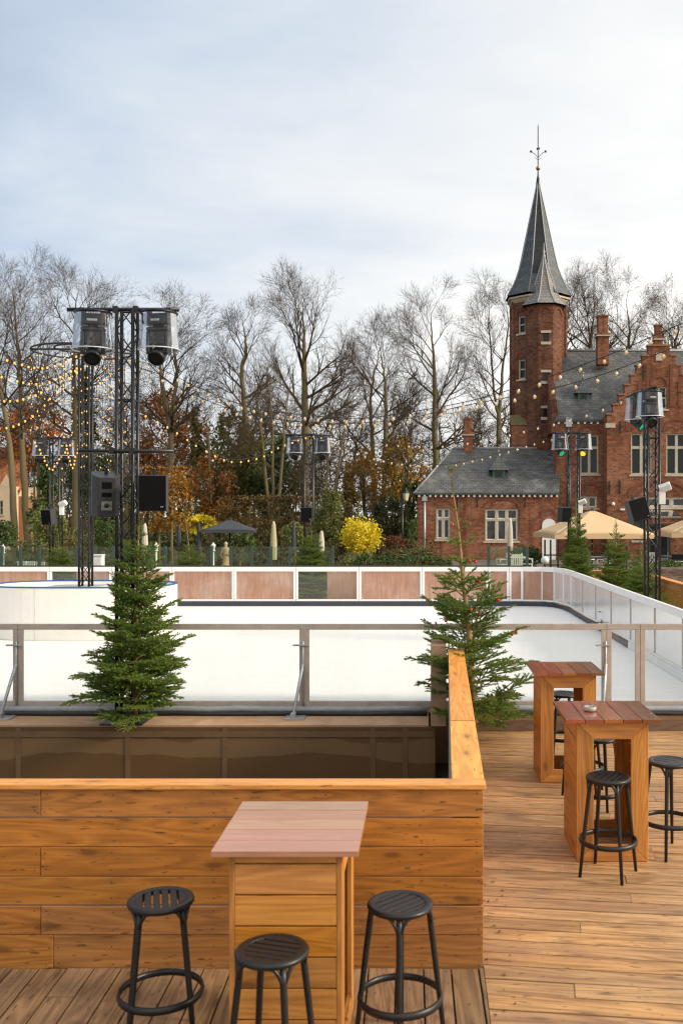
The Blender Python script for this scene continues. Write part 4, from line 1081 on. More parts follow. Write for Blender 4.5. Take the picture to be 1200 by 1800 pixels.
mb.build('arch_moulding', M['brick_arch'], tower)
mb = MB()
for k in range(8):
    p = o1[k]; mb.tube([(p[0], p[1], Z_(790, YT)), (p[0], p[1], zt - .1)], .10, 6)
mb.build('corner_pilaster', M['brick_dark'], tower)
def oct_ring(mb, cx, cy, prof, mi=0):
    """stack of octagons (apothem, z)"""
    for (a, z), (b, w) in zip(prof[:-1], prof[1:]):
        p, q = octagon(cx, cy, a), octagon(cx, cy, b)
        for k in range(8):
            k2 = (k + 1) % 8
            if b > 1e-3: roof_face(mb, [(*p[k], z), (*p[k2], z), (*q[k2], w), (*q[k], w)], mi)
            else: roof_face(mb, [(*p[k], z), (*p[k2], z), (cx, cy, w)], mi)
mb = MB(); oct_ring(mb, tx, YT, [(ap + .02, zt - .2), (ap + .13, zt - .05), (ap + .13, zt), (ap + .24, zt + .03), (ap + .24, zt + .12), (ap - .1, zt + .12)]); mb.build('cornice', M['stone'], tower)
ze2 = Z_(528, YT) + .1; za = Z_(314, YT)
def spire(mb, cx, cy, a0, z0, z1, flare=.33, n=9):
    prof = []
    for i in range(n + 1):
        t = i / n; body = (a0 - flare) * (1 - t); prof.append((max(body + flare * (1 - min(1, t * 3.2)) ** 2, 0.03 if i < n else .03), z0 + (z1 - z0) * t))
    oct_ring(mb, cx, cy, prof); return prof
mb = MB(); prof = spire(mb, tx, YT, 57 / pm * .97, ze2, za, .42, 12)
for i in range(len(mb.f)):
    if i % 8 == facet_to(o1, 0, -1) and i // 8 > 1: mb.mi[i] = 1  # front facet of the spire gets the darker slate colour
mb.build('spire', [M['slate_spire'], M['slate_facet']], tower)
mb = MB()
for k in range(8):
    mb.tube([(*octagon(tx, YT, a + .006)[k], z) for a, z in prof], .035, 5)
mb.build('spire_hip', M['lead'], tower)
mb = MB(); zf = Z_(218, YT)
mb.lathe([(.13, za - .35), (.09, za), (.05, za + .15), (.035, za + .5), (.03, zf - .2), (.012, zf)], 8, (tx, YT, 0)); fin = mb.build('finial', M['black_metal'], tower)
mb = MB(); mb.sphere((tx, YT, Z_(296, YT)), .13, 12); mb.build('gilded_ball', M['brass'], fin)
mb = MB(); zc = Z_(278, YT)
for s in (-1, 1):
    mb.tube([(tx, YT, zc), (tx + s * .16, YT, zc + .22), (tx + s * .34, YT, zc + .34), (tx + s * .48, YT, zc + .36)], .018, 5); mb.box(tx + s * .42 - .05, tx + s * .42 + .07, YT - .01, YT + .01, zc + .33, zc + .45)
    mb.tube([(tx, YT, zc - .1), (tx + s * .18, YT, zc + .02)], .014, 5)
mb.sphere((tx - .03, YT, zc + .55), .07, 8); mb.box(tx - .02, tx + .10, YT - .01, YT + .01, zc + .5, zc + .62); mb.box(tx - .03, tx + .03, YT - .012, YT + .012, zf - .9, zf - .6); mb.build('weather_vane', M['black_metal'], fin)
# stair turret
yt2 = YT - 1.35; p2 = F / yt2; ux = X_(955, yt2); ap2 = 30.5 / p2; o2 = octagon(ux, yt2, ap2); ff2 = facet_to(o2, 0, -1)
zt2 = Z_(541, yt2)
h2 = [(-.16, .16, Z_(q + 15, yt2), Z_(q, yt2)) for q in (591, 659, 721)]
mb = MB(); pls2 = oct_walls(mb, o2, -.5, zt2, {ff2: h2}); tw = mb.build('stair_turret', M['brick_dark'], tower)
for h in h2:
    mb = MB(); pbox(mb, pls2[ff2], h[0], h[1], h[2], h[3], .10, .12); mb.build('pane', M['pane'], tw)
    mb = MB(); pbox(mb, pls2[ff2], h[0] - .13, h[1] + .13, h[3] + .004, h[3] + .14, -.04, .1); mb.build('stone_lintel', M['stone'], tw); mb = MB(); pbox(mb, pls2[ff2], h[0] - .13, h[1] + .13, h[2] - .16, h[2] - .004, -.06, .1); mb.build('stone_sill', M['stone'], tw)
mb = MB()
for k in range(8): arch(mb, pls2[k], 0, zt2 - .5, .30, .08, -.05, .03, 0, PI, 8)
mb.build('arch_moulding', M['brick_arch'], tower)
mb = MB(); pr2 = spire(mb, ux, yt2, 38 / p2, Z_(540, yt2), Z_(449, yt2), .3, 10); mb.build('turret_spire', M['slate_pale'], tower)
mb = MB()
for k in range(8): mb.tube([(*octagon(ux, yt2, a + .006)[k], z) for a, z in pr2], .038, 5)
mb.build('turret_hip', M['lead'], tower)
mb = MB(); z = Z_(449, yt2); mb.lathe([(.08, z - .2), (.10, z), (.05, z + .1), (.09, z + .22), (.04, z + .3), (.015, z + .75)], 10, (ux, yt2, 0)); mb.build('turret_finial', M['lead'], tower)
# low buttress with mossy slope at the tower foot
mb = MB(); bx0, bx1 = X_(897, YT - 1.2), X_(930, YT - 1.2); zb = Z_(752, YT); mb.box(bx0, bx1, YT - 1.75, YT - .6, -.5, zb)
mb.build('buttress', M['brick'], tower)
mb = MB(); roof_face(mb, [(bx0 - .05, YT - 1.8, zb + .003), (bx1, YT - 1.8, zb + .003), (bx1, YT - .9, zb + .65), (bx0 - .05, YT - .9, zb + .65)]); mb.build('buttress_cap', plain('mossy_stone', (0.13, 0.11, 0.045), .9, 0, .4, 5), tower)

# ---- main house
house = thing('brick_house', 'large red brick house with stepped gable and slate roof right of the tower', 'house', (0, 0, 0))
YH = 52.2; YG = 51.0; ph = FRONT(YH); pg = FRONT(YG)
hx0, hx1 = X_(976, YH), X_(1072, YH); zeh = Z_(741, YH)
wins = [(X_(1019, YH), X_(1051, YH), Z_(833, YH), Z_(765, YH)), (X_(1016, YH), X_(1049, YH), Z_(893, YH), Z_(872, YH))]
mb = MB(); wall_holes(mb, ph, hx0, hx1, -.5, zeh, wins)
wall_holes(mb, Plane((hx0, YH, 0), (0, -1, 0), (-1, 0, 0)), -9, 0, -.5, zeh, [])
gx0, gx1 = X_(1066, YG), X_(1249, YG); gc = X_(1157.5, YG); zg0 = Z_(729, YG)
gw = [(X_(1108, YG), X_(1145, YG), Z_(834, YG), Z_(762, YG)), (X_(1170, YG), X_(1207, YG), Z_(834, YG), Z_(762, YG)), (X_(1144, YG), X_(1171, YG), Z_(719, YG), Z_(680, YG)), (X_(1110, YG), X_(1205, YG), Z_(892, YG), Z_(874, YG)),
      (X_(1112, YG), X_(1130, YG), Z_(950, YG), Z_(914, YG)), (X_(1138, YG), X_(1177, YG), -.5, Z_(922, YG))]
wall_holes(mb, pg, gx0, gx1, -.5, zg0, [h for h in gw if h[3] < zg0 and h[2] < zg0 - 1.0 or h[3] < zg0])
# stepped gable
nst = 7; sx = 10.4 / F * YG; sz = 17.2 / F * YG; att = gw[2]
for k in range(nst + 1):
    a, b = gx0 + k * sx, gx1 - k * sx; z0 = zg0 + (k - 1) * sz if k else zg0; z0 = zg0 + k * sz - sz if k else zg0
    if k == 0: continue
    hs = [(att[0], att[1], max(z0, att[2]), min(z0 + sz, att[3]))] if att[2] < z0 + sz and att[3] > z0 else []
    wall_holes(mb, pg, a, b, z0, z0 + sz, hs)
    for s, e0 in ((-1, a), (1, b)):
        q = (e0, e0 + .45) if s < 0 else (e0 - .45, e0)
        for side in (e0,):
            mb.face([(side, YG, z0), (side, YG + .4, z0), (side, YG + .4, z0 + sz), (side, YG, z0 + sz)] if s > 0 else [(side, YG + .4, z0), (side, YG, z0), (side, YG, z0 + sz), (side, YG + .4, z0 + sz)])
mb.face([(gx0, YH + 6, -.5), (gx0, YG, -.5), (gx0, YG, zg0), (gx0, YH + 6, zg0)]); mb.face([(gx1, YG, -.5), (gx1, YH + 6, -.5), (gx1, YH + 6, zg0), (gx1, YG, zg0)])
mb.build('wall', M['brick'], house)
COPE = plain('coping_brick', (0.27, 0.13, 0.075), .85, 0, .3, 8)
for k in range(nst + 1):
    zc = zg0 + k * sz; a, b = gx0 + k * sx, gx1 - k * sx; n_ = sx + .06
    for u, v in ([(a - .05, b + .05)] if k == nst else [(a - .05, a + sx - .003), (b - sx + .003, b + .05)]):
        mb = MB(); pbox(mb, pg, u, v, zc + .003, zc + .09, -.05, .45); mb.build('step_coping', COPE, house)
window(house, ph, *wins[0], [.5], [.68], mull=.13); window(house, ph, *wins[1], [.5], [], mull=.13, pane='pane_pale')
window(house, pg, *gw[0], [.5], [.66], mull=.14); window(house, pg, *gw[1], [.5], [.66], mull=.14); window(house, pg, *att, [.5], [.5], mull=.09)
window(house, pg, *gw[3], [.25, .5, .75], [], mull=.14, pane='pane_pale'); window(house, pg, *gw[4], [], [.5], fm='green_frame', pane='pane_pale')
mb = MB(); h = gw[5]; pbox(mb, pg, h[0] + .003, h[1] - .003, -.5, h[3] - .003, .08, .15); dd = mb.build('door', M['green_frame'], house)
mb = MB(); pbox(mb, pg, h[0] + .15, h[1] - .15, .4, h[3] - .12, .06, .078); mb.build('pane', M['pane'], dd)
mb = MB()
arch(mb, pg, gc, Z_(874, YG) + .02, 1.52, .17, -.05, .03, .0, PI, 20, .52)
arch(mb, pg, gc, Z_(874, YG) + .02, 1.15, .08, -.03, .03, 0, PI, 18, .52)
for u in (-.75, 0, .75): arch(mb, pg, gc + u, Z_(874, YG) + .05, .30, .07, -.035, .03, 0, PI, 8)
mb.build('blind_arch', M['brick_arch'], house)
for q in (gw[0], gw[1]):
    mb = MB(); c = (q[0] + q[1]) / 2; arch(mb, pg, c, q[3] + .10, .62, .13, -.05, .03, 0, PI, 14, .95); arch(mb, pg, c - .28, q[3] + .12, .2, .06, -.03, .03, 0, PI, 8); arch(mb, pg, c + .28, q[3] + .12, .2, .06, -.03, .03, 0, PI, 8)
    pbox(mb, pg, q[0] - .28, q[0] - .12, Z_(722, YG), q[3] + .1, -.04, .02); pbox(mb, pg, q[1] + .12, q[1] + .28, Z_(722, YG), q[3] + .1, -.04, .02)
    mb.build('blind_arch', M['brick_arch'], house)
mb = MB(); arch(mb, pg, gc, Z_(677, YG), .40, .13, -.05, .03, 0, PI, 12); 
for u in (-1.05, -.62, .62, 1.05): pbox(mb, pg, gc + u - .07, gc + u + .07, Z_(715, YG), Z_(640, YG) - (.9 if abs(u) > 1 else 0), -.06, .02)
mb.build('blind_arch', M['brick_arch'], house); mb = MB()
c = (wins[0][0] + wins[0][1]) / 2; arch(mb, ph, c, wins[0][3] + .05, .55, .14, -.05, .03, .1, PI - .1, 14, .7); arch(mb, ph, c, Z_(868, YH), .50, .12, -.05, .03, 0, PI, 14, 1.0)
mb.build('blind_arch', M['brick_arch'], house)
mb = MB()
for u, z0, z1 in ((X_(1089, YG), 762, 740), (X_(1088, YG), 868, 844), (X_(1070, YG) , 868, 845), (X_(1192, YG), 707, 675), (X_(1130, YG), 668, 640)):
    pbox(mb, pg, u - .03, u + .03, Z_(z0, YG), Z_(z1, YG), -.05, 0); pbox(mb, pg, u - .09, u + .09, (Z_(z0, YG) + Z_(z1, YG)) / 2, (Z_(z0, YG) + Z_(z1, YG)) / 2 + .08, -.07, -.052)
mb.build('wall_anchor', M['black_metal'], house)
mb = MB(); pbox(mb, pg, gx0 - .08, gx0 + .42, Z_(752, YG), Z_(744, YG), -.10, .1); pbox(mb, pg, gc - .17, gc + .17, Z_(634, YG), Z_(621, YG), -.03, .0); mb.build('stone_block', M['stone'], house)
mb = MB(); pbox(mb, ph, hx0 - .1, gx0 - .01, zeh - .02, zeh + .12, -.18, .05); mb.build('gutter', M['gutter'], house)
mb = MB()
for i in range(8):
    u = hx0 + .15 + i * .35; pbox(mb, ph, u - .05, u + .05, zeh - .14, zeh - .03, -.13, .01)
mb.build('corbel', M['white_frame'], house)
mb = MB(); yr2 = YH + 4.0; zr2 = Z_(617, yr2)
roof_face(mb, [(hx0 - .02, YH - .2, zeh + .06), (gx1 + 2, YH - .2, zeh + .06), (gx1 + 2, yr2, zr2), (hx0 - .02, yr2, zr2)])
roof_face(mb, [(gx1 + 2, YH + 8.2, zeh), (hx0 - .02, YH + 8.2, zeh), (hx0 - .02, yr2, zr2), (gx1 + 2, yr2, zr2)])
# cross roof behind the gable
zk = zg0 + nst * sz - .9; q = YH + 3.4
roof_face(mb, [(gx0 + .25, YG + .42, zg0 - .25), (gc, YG + .42, zk), (gc, q + .4, zk), (gx0 + .25, YH + .6, zg0 - .25)][::-1]); roof_face(mb, [(gx1 - .25, YG + .42, zg0 - .25), (gc, YG + .42, zk), (gc, q + .4, zk), (gx1 - .25, YH + .6, zg0 - .25)])
mb.build('roof', M['slate'], house)
mb = MB(); mb.tube([(hx0, yr2, zr2 + .02), (gx1 + 2, yr2, zr2 + .02)], .08, 6)
for i in range(30): mb.box(hx0 + .1 + i * .3, hx0 + .22 + i * .3, yr2 - .03, yr2 + .03, zr2 + .05, zr2 + .17)
mb.build('ridge', M['lead'], house)
# left gable parapet of the house, stepped along the roof slope
mb = MB(); n = 9
for k in range(n):
    y0 = YH + k * (4.0 / n); z1 = zeh + (k + 1) * (zr2 - zeh) / n + .25
    mb.box(hx0 - .22, hx0 + .12, y0 + .002, y0 + 4.0 / n, zeh - .6, z1)
mb.build('stepped_parapet', M['brick_dark'], house)
chimney(house, X_(1058, YH + 2.6), YH + 2.6, Z_(642, YH + 2.6), Z_(555, YH + 2.6), .64); chimney(house, gc + .03, YG + .35, Z_(612, YG), Z_(569, YG), .42)
dormer(house, 1025, 700, YH + 1.0, .95)
mb = MB(); xx = X_(998, YH); mb.tube([(xx, YH - .1, zeh - .1), (xx, YH - .1, -.4)], .07, 8); mb.box(xx - .16, xx + .16, YH - .25, YH - .03, zeh - .3, zeh + .2); mb.build('downpipe', M['steel'], house)
# glass canopy over the door
mb = MB(); cx0, cx1 = X_(1139, 50), X_(1200, 50)
pts = [(cx0, 49.0, Z_(918, 50)), (cx1, 49.0, Z_(918, 50)), (X_(1180, 50.9), 50.92, Z_(897, 50.9)), (X_(1140, 50.9), 50.92, Z_(897, 50.9))]
mb.face(pts); mb.face([tuple(np.array(p) + (0, 0, .02)) for p in pts][::-1]); mb.build('glass_canopy', clearmat('canopy_glass', (.55, .57, .58), .35, .3, (.9, .9, .9), 1.0), house)
mb = MB(); mb.sphere((X_(1076, YG), YG - .12, Z_(886, YG)), .1, 10); mb.box(X_(1092, YG) - .12, X_(1092, YG) + .12, YG - .2, YG - .01, Z_(897, YG), Z_(894, YG)); mb.build('wall_lamp', M['white_plastic'], house)

# ---- left house far behind the trees
YL = 78; lh = thing('cottage', 'cream cottage with steep orange tiled roof behind the trees at the left edge', 'cottage', (0, 0, 0))
mb = MB(); xa, xb = X_(-60, YL), X_(22, YL); z0 = Z_(855, YL); pL = FRONT(YL)
wall_holes(mb, pL, xa, xb, -.5, z0, [(X_(-5, YL), X_(6, YL), Z_(905, YL), Z_(880, YL))]); ap_ = (X_(12, YL), YL, Z_(832, YL))
mb.face([(X_(0, YL), YL - .01, z0), (xb, YL - .01, z0), ap_]); mb.face([(xb, YL, -.5), (xb, YL + 10, -.5), (xb, YL + 10, z0), (xb, YL, z0)]); mb.build('wall', M['plaster'], lh)
mb = MB(); xr_ = X_(66, YL + 3)
roof_face(mb, [(xa, YL + 1, Z_(862, YL)), (xr_, YL + 1, Z_(862, YL)), (X_(54, YL + 6), YL + 6, Z_(786, YL + 6)), (xa, YL + 6, Z_(786, YL + 6))])
roof_face(mb, [(xa, YL + 1, Z_(862, YL)), (xa, YL + 6, Z_(786, YL + 6)), (X_(54, YL + 6), YL + 6, Z_(786, YL + 6))][::-1])
mb.build('roof', M['roof_tile'], lh)
mb = MB(); mb.box(xb, xr_, YL + 1.2, YL + 8, -.5, Z_(872, YL)); mb.build('side_wall', plain('orange_brick_wall', (.34, .16, .08), .9, 0, .2, 4), lh)
window(lh, pL, X_(-5, YL), X_(6, YL), Z_(905, YL), Z_(880, YL), [.5], [.5], mull=.06)
# ------------------------------------------------------------------ spruces
def spruce_meshes(H, R, seed, lean=(0, 0), bare=.16, dens=1.0, whorl=.17, nk=6, nb=4):
    rr = random.Random(seed); rs = np.random.RandomState(seed)
    segs = []; wood_segs = []
    def tp(h): return np.array([lean[0] * (h / H) ** 1.5, lean[1] * (h / H) ** 1.5, h])
    n = 14; mbt = MB()
    mbt.tube([tp(H * i / n) + np.array([rr.uniform(-.008, .008), rr.uniform(-.008, .008), 0]) for i in range(n + 1)], [max(.006, .042 * (H / 2.8) * (1 - i / n) ** .8) for i in range(n + 1)], 8)
    def bough(p, d, L, r, lvl, sag):
        ns = max(2, int(L / .07)); st = L / ns; d = d / np.linalg.norm(d); prev = p
        side = np.cross(d, [0, 0, 1.0]); side /= max(1e-6, np.linalg.norm(side))
        for i in range(ns):
            t = i / ns
            d = d + np.array([rr.gauss(0, .05), rr.gauss(0, .05), rr.gauss(0, .03) + (sag if t < .5 else -sag * 1.5)]); d /= np.linalg.norm(d)
            q = prev + d * st; segs.append((prev, q, lvl)); wood_segs.append((prev, q, r * (1 - t * .7)))
            if lvl < 3 and L > .13 and (t > .12):
                for s in (-1, 1):
                    if rr.random() < (1.0 if lvl == 1 else .7) * dens:
                        l2 = (L * (1 - t) * .55 + .05) * rr.uniform(.7, 1.15) if lvl == 1 else L * (1 - t) * .6 + .025
                        sd = np.cross(d, [0, 0, 1.0]); sd /= max(1e-6, np.linalg.norm(sd))
                        dd = d * .75 + sd * s * rr.uniform(.6, .95) + np.array([0, 0, rr.uniform(-.22, .15)])
                        bough(prev, dd, min(l2, .42), r * .5, lvl + 1, sag * .4)
            prev = q
    h = H * .055
    def one(hh, a, q, lvl=1):
        f = hh / H; prof = min(1, .80 + f * 1.6) * (1 - f) ** .88
        if f > 1 - bare * 1.6: prof *= .6
        el = .02 + .85 * f + rr.uniform(-.16, .16)
        bough(tp(hh), np.array([math.cos(a) * math.cos(el), math.sin(a) * math.cos(el), math.sin(el)]), max(.07, R * prof * q), .003 + .007 * (1 - f), lvl, .05 if f < .6 else .03)
    while h < H * (1 - bare * .5):
        f = h / H; k = rr.randint(nk - 1, nk + 1) if f < .7 else rr.randint(3, 5); a0 = rr.uniform(0, 2 * PI)
        for j in range(k): one(h + rr.uniform(-.04, .04), a0 + j * 2 * PI / k + rr.uniform(-.3, .3), rr.uniform(.78, 1.15))
        if f < 1 - bare * 1.5:   # boughs between the whorls
            for j in range(nb if f < .6 else 2): one(h + whorl * rr.uniform(.2, .8), rr.uniform(0, 2 * PI), rr.uniform(.45, .95))
        h += whorl * (1 - .25 * f) * rr.uniform(.85, 1.15) * (1.3 if f > .72 else 1)
    for j in range(5):   # tip shoot
        a = j * 1.26; bough(tp(H * .985), np.array([math.cos(a) * .6, math.sin(a) * .6, .75]), .10, .003, 3, 0)
    segs.append((tp(H * .9), tp(H), 3))
    P0 = np.array([s[0] for s in segs]); P1 = np.array([s[1] for s in segs]); Ln = np.linalg.norm(P1 - P0, axis=1); T = (P1 - P0) / Ln[:, None]
    cnt = np.maximum(1, (Ln * 430).astype(int)); idx = np.repeat(np.arange(len(segs)), cnt)
    t = rs.uniform(0, 1, len(idx))[:, None]; B = P0[idx] + (P1 - P0)[idx] * t; D = T[idx]
    a = rs.normal(size=(len(idx), 3)); a -= D * (a * D).sum(1, keepdims=True); a /= np.linalg.norm(a, axis=1, keepdims=True); a[:, 2] += .25
    dirn = D * .65 + a * .8; dirn /= np.linalg.norm(dirn, axis=1, keepdims=True)
    ln = rs.uniform(.018, .030, (len(idx), 1)); w = np.cross(dirn, a + .01); w /= np.maximum(1e-6, np.linalg.norm(w, axis=1, keepdims=True)); w *= .0042
    V = np.stack([B - w, B + w, B + dirn * ln], 1).reshape(-1, 3)
    nm = np_mesh('needles', V, np.arange(len(V)).reshape(-1, 3)); nm.materials.append(M['needle'])
    bm_ = seg_mesh('boughs', [s[0] for s in wood_segs], [s[1] for s in wood_segs], [s[2] for s in wood_segs], [s[2] * .9 for s in wood_segs], 4); bm_.materials.append(M['spruce_bark'])
    tm = mbt.mesh('trunk'); tm.materials.append(M['spruce_bark'])
    return tm, bm_, nm
def spruce(label, loc, meshes, rz=0, sc=1.0, group='cut spruces round the rink'):
    t = thing('spruce_tree', label, 'spruce tree', loc, rz, group); t.scale = (sc,) * 3 if isinstance(sc, (int, float)) else sc
    for nm, me in zip(('trunk', 'boughs', 'needles'), meshes): link(nm, me, None, t)
    return t
Yt = 11.98
SA = spruce_meshes(2.78, 1.03, 21, (.06, 0), .14); SB = spruce_meshes(3.35, 1.06, 5, (-.30, .02), .28, .8, .235, 5, 2); SD = spruce_meshes(2.6, .86, 77, (.0, .03), .12, 1.0, .16)
spruce('dense green spruce on the ledge in front of the main truss mast', (X_(238, Yt), Yt, .19), SA, 0, (.92, .92, .985))
tb = spruce('tall spruce with a long bare tip and red baubles at the end of the parapet', (X_(833, 12.02), 12.02, .0), SB, 0)
bv = np.empty(len(SB[1].vertices) * 3, dtype=np.float32); SB[1].vertices.foreach_get('co', bv); bv = bv.reshape(-1, 3) + np.array(tb.location)
for i, (px, py, Y) in enumerate([(847, 1023, 11.75), (872, 1045, 11.7), (826, 1065, 11.6), (842, 1071, 11.65), (899, 1096, 11.8), (895, 1109, 11.75), (783, 1093, 11.7), (797, 906, 11.9), (828, 981, 11.85), (853, 964, 11.9)]):
    mb = MB(); mb.sphere((0, 0, 0), .020, 12); mb.lathe([(.007, .018), (.007, .027)], 8)
    q = np.array(at(px, py, Y)); q = bv[np.argmin(((bv - q) ** 2).sum(1))]; o = mb.build('bauble', M['bauble'], None, (q[0], q[1] - .012, q[2] - .028)); tag(o, 'small red bauble hanging in the spruce at the end of the parapet', 'bauble', 'red baubles on the spruce')
spruce('spruce in front of the beige parasol, left of the right-hand group', (X_(1013, 26.4), 26.4, .15), SD, .5, (1.05, 1.05, 1.14))
spruce('bushy dark spruce in the middle of the right-hand group by the wooden wall', (X_(1083, 23), 23, .1), SD, 2.2, (1.12, 1.12, 1.0))
spruce('low spruce at the foot of the stout right mast', (X_(1122, 20.2), 20.0, .19), SA, 1.2, (.95, .95, .66))
spruce('small spruce with a thin stem behind the bushy right-hand spruce', (X_(1123, 24.5), 24.5, .19), SB, 3.2, (.6, .6, .75))
spruce('spruce at the foot of the middle far mast, seen through the clear pane', (X_(548, 27.2), 27.2, .19), SA, 2.0, (1.0, 1.0, .86))
spruce('small sparse spruce behind the far fence left of the dark parasol', (X_(338, 28), 28, .19), SB, 1.0, (.85, .85, .74))
spruce('small spruce at the foot of the far left mast', (X_(116, 27), 26.6, .19), SA, 3.0, (.95, .95, .72))

# ------------------------------------------------------------------ bare trees
def bare_tree(label, paths, Y, top, spread, seed, cx=None, clear=.42, r0=.30, limbs=17, up=.065, lv=(9, 7, 5), mat2='twig', tm='bark', n0=0.55):
    """paths: photo pixels of the trunk(s) from the foot up; the crown fills spread px round them up to row top"""
    rr = random.Random(seed); S0 = []; S1 = []; A0 = []; A1 = []
    foot = paths[0][0]; base = Vector((X_(foot[0], Y), Y, -.5)); t = thing('bare_tree', label, 'bare tree', base, 0, 'tall bare trees behind the park')
    ppm = F / Y; Ztop = Z_(top + 8 + (14 if foot[0] < 140 else 0), Y); Sp = spread / ppm; Hs = Ztop + .5
    mb = MB()
    gs = rr.gauss
    def grow(p, d, L, r, lvl):
        stp = (.75, .6, .42, .30, .26)[lvl]; ns = max(2, int(L / stp)); st = L / ns; x, y, z = p; dx, dy, dz = d
        kids = []
        for i in range(ns):
            tt = i / ns; wn = (.08, .085, .11, .14, .15)[lvl]
            dx += gs(0, wn); dy += gs(0, wn); dz += gs(0, wn) + (up if lvl < 2 else .16) * st * 1.2
            q = math.sqrt(dx * dx + dy * dy + dz * dz); dx /= q; dy /= q; dz /= q
            nx, ny, nz = x + dx * st, y + dy * st, z + dz * st
            ra = r * (1 - .68 * tt); rb = r * (1 - .68 * (i + 1) / ns)
            S0.append((x, y, z)); S1.append((nx, ny, nz)); A0.append(ra); A1.append(rb)
            x, y, z = nx, ny, nz; kids.append((x, y, z, dx, dy, dz, (i + 1) / ns, rb))
        if lvl >= 4: return
        nk = lv[lvl - 1] if lvl else limbs
        nk = max(2, int(nk * min(1.2, .4 + L / (3.2, 2.6, 1.5, .8, .6)[lvl])))
        for j in range(nk):
            tt = .22 + .78 * (j + rr.random()) / nk
            if tt > 1: tt = 1
            k = kids[min(len(kids) - 1, int(tt * len(kids)))]
            ang = rr.uniform(.38, .80) * (1 if tt < .95 else .5)
            a = np.random.RandomState(rr.randint(0, 10 ** 6)).normal(size=3) if False else (gs(0, 1), gs(0, 1), gs(0, 1))
            dt = a[0] * k[3] + a[1] * k[4] + a[2] * k[5]; ax, ay, az = a[0] - dt * k[3], a[1] - dt * k[4], a[2] - dt * k[5]; q = math.sqrt(ax * ax + ay * ay + az * az) + 1e-6
            c, s = math.cos(ang), math.sin(ang) / q
            nd = (k[3] * c + ax * s, k[4] * c + ay * s, k[5] * c + az * s)
            l2 = L * rr.uniform(.44, .68) * (1.2 - .5 * tt)
            grow((k[0], k[1], k[2]), nd, max(l2, .55), max(.0062, k[7] * rr.uniform(.5, .72) if lvl else k[7] * .5), lvl + 1)
    nP = len(paths)
    for path in paths:
        pts = [Vector((X_(px, Y), Y + gs(0, .25), Z_(py, Y))) - base for px, py in path]
        pts[0].z = 0 if path is paths[0] or path[0][1] > 880 else pts[0].z
        E = [pts[0] * 2 - pts[1]] + pts + [pts[-1] * 2 - pts[-2]]; Q = []
        for i in range(1, len(E) - 2):
            a, b, c, d = E[i - 1:i + 3]
            for k in range(6):
                u = k / 6; Q.append(.5 * ((2 * b) + (c - a) * u + (2 * a - 5 * b + 4 * c - d) * u * u + (3 * b - a - 3 * c + d) * u ** 3))
        Q.append(pts[-1])
        # leader up to just below the crown's top
        d = (Q[-1] - Q[-3]).normalized(); zt = Hs * .86
        while Q[-1].z < zt:
            d = (d + Vector((gs(0, .10), gs(0, .10), .10))).normalized(); Q.append(Q[-1] + d * .8)
        n = len(Q); rad = [r0 * .85 * (1 - .92 * (i / (n - 1)) ** 1.15) * (1.25 if i == 0 else 1) for i in range(n)]
        mb.tube([q + Vector((gs(0, .03), gs(0, .03), 0)) for q in Q], rad, 8)
        nl = max(6, int(limbs / nP ** .5))
        for j in range(nl):
            h = clear + (1 - clear) * (j + rr.random() * .9) / nl; zz = h * Q[-1].z
            i = min(range(n), key=lambda m: abs(Q[m].z - zz)); f = (h - clear) / (1 - clear)
            L = Sp * 1.22 * (.75 + .45 * math.sin(PI * min(1, f * 1.15))) * (1.0 - .35 * f) * rr.uniform(.75, 1.2)
            az = rr.uniform(0, 2 * PI) if rr.random() < .35 else rr.choice((0, PI)) + gs(0, .6); el = rr.uniform(.35, .75) + .45 * f
            grow(tuple(Q[i]), (math.cos(az) * math.cos(el), math.sin(az) * math.cos(el), math.sin(el)), L, max(.022, rad[i] * n0), 1)
    mb.build('trunk', M[tm], t)
    me = seg_mesh('crown', S0, S1, A0, A1, 3); link('crown', me, M[mat2], t)
    return len(S0)
tot = 0
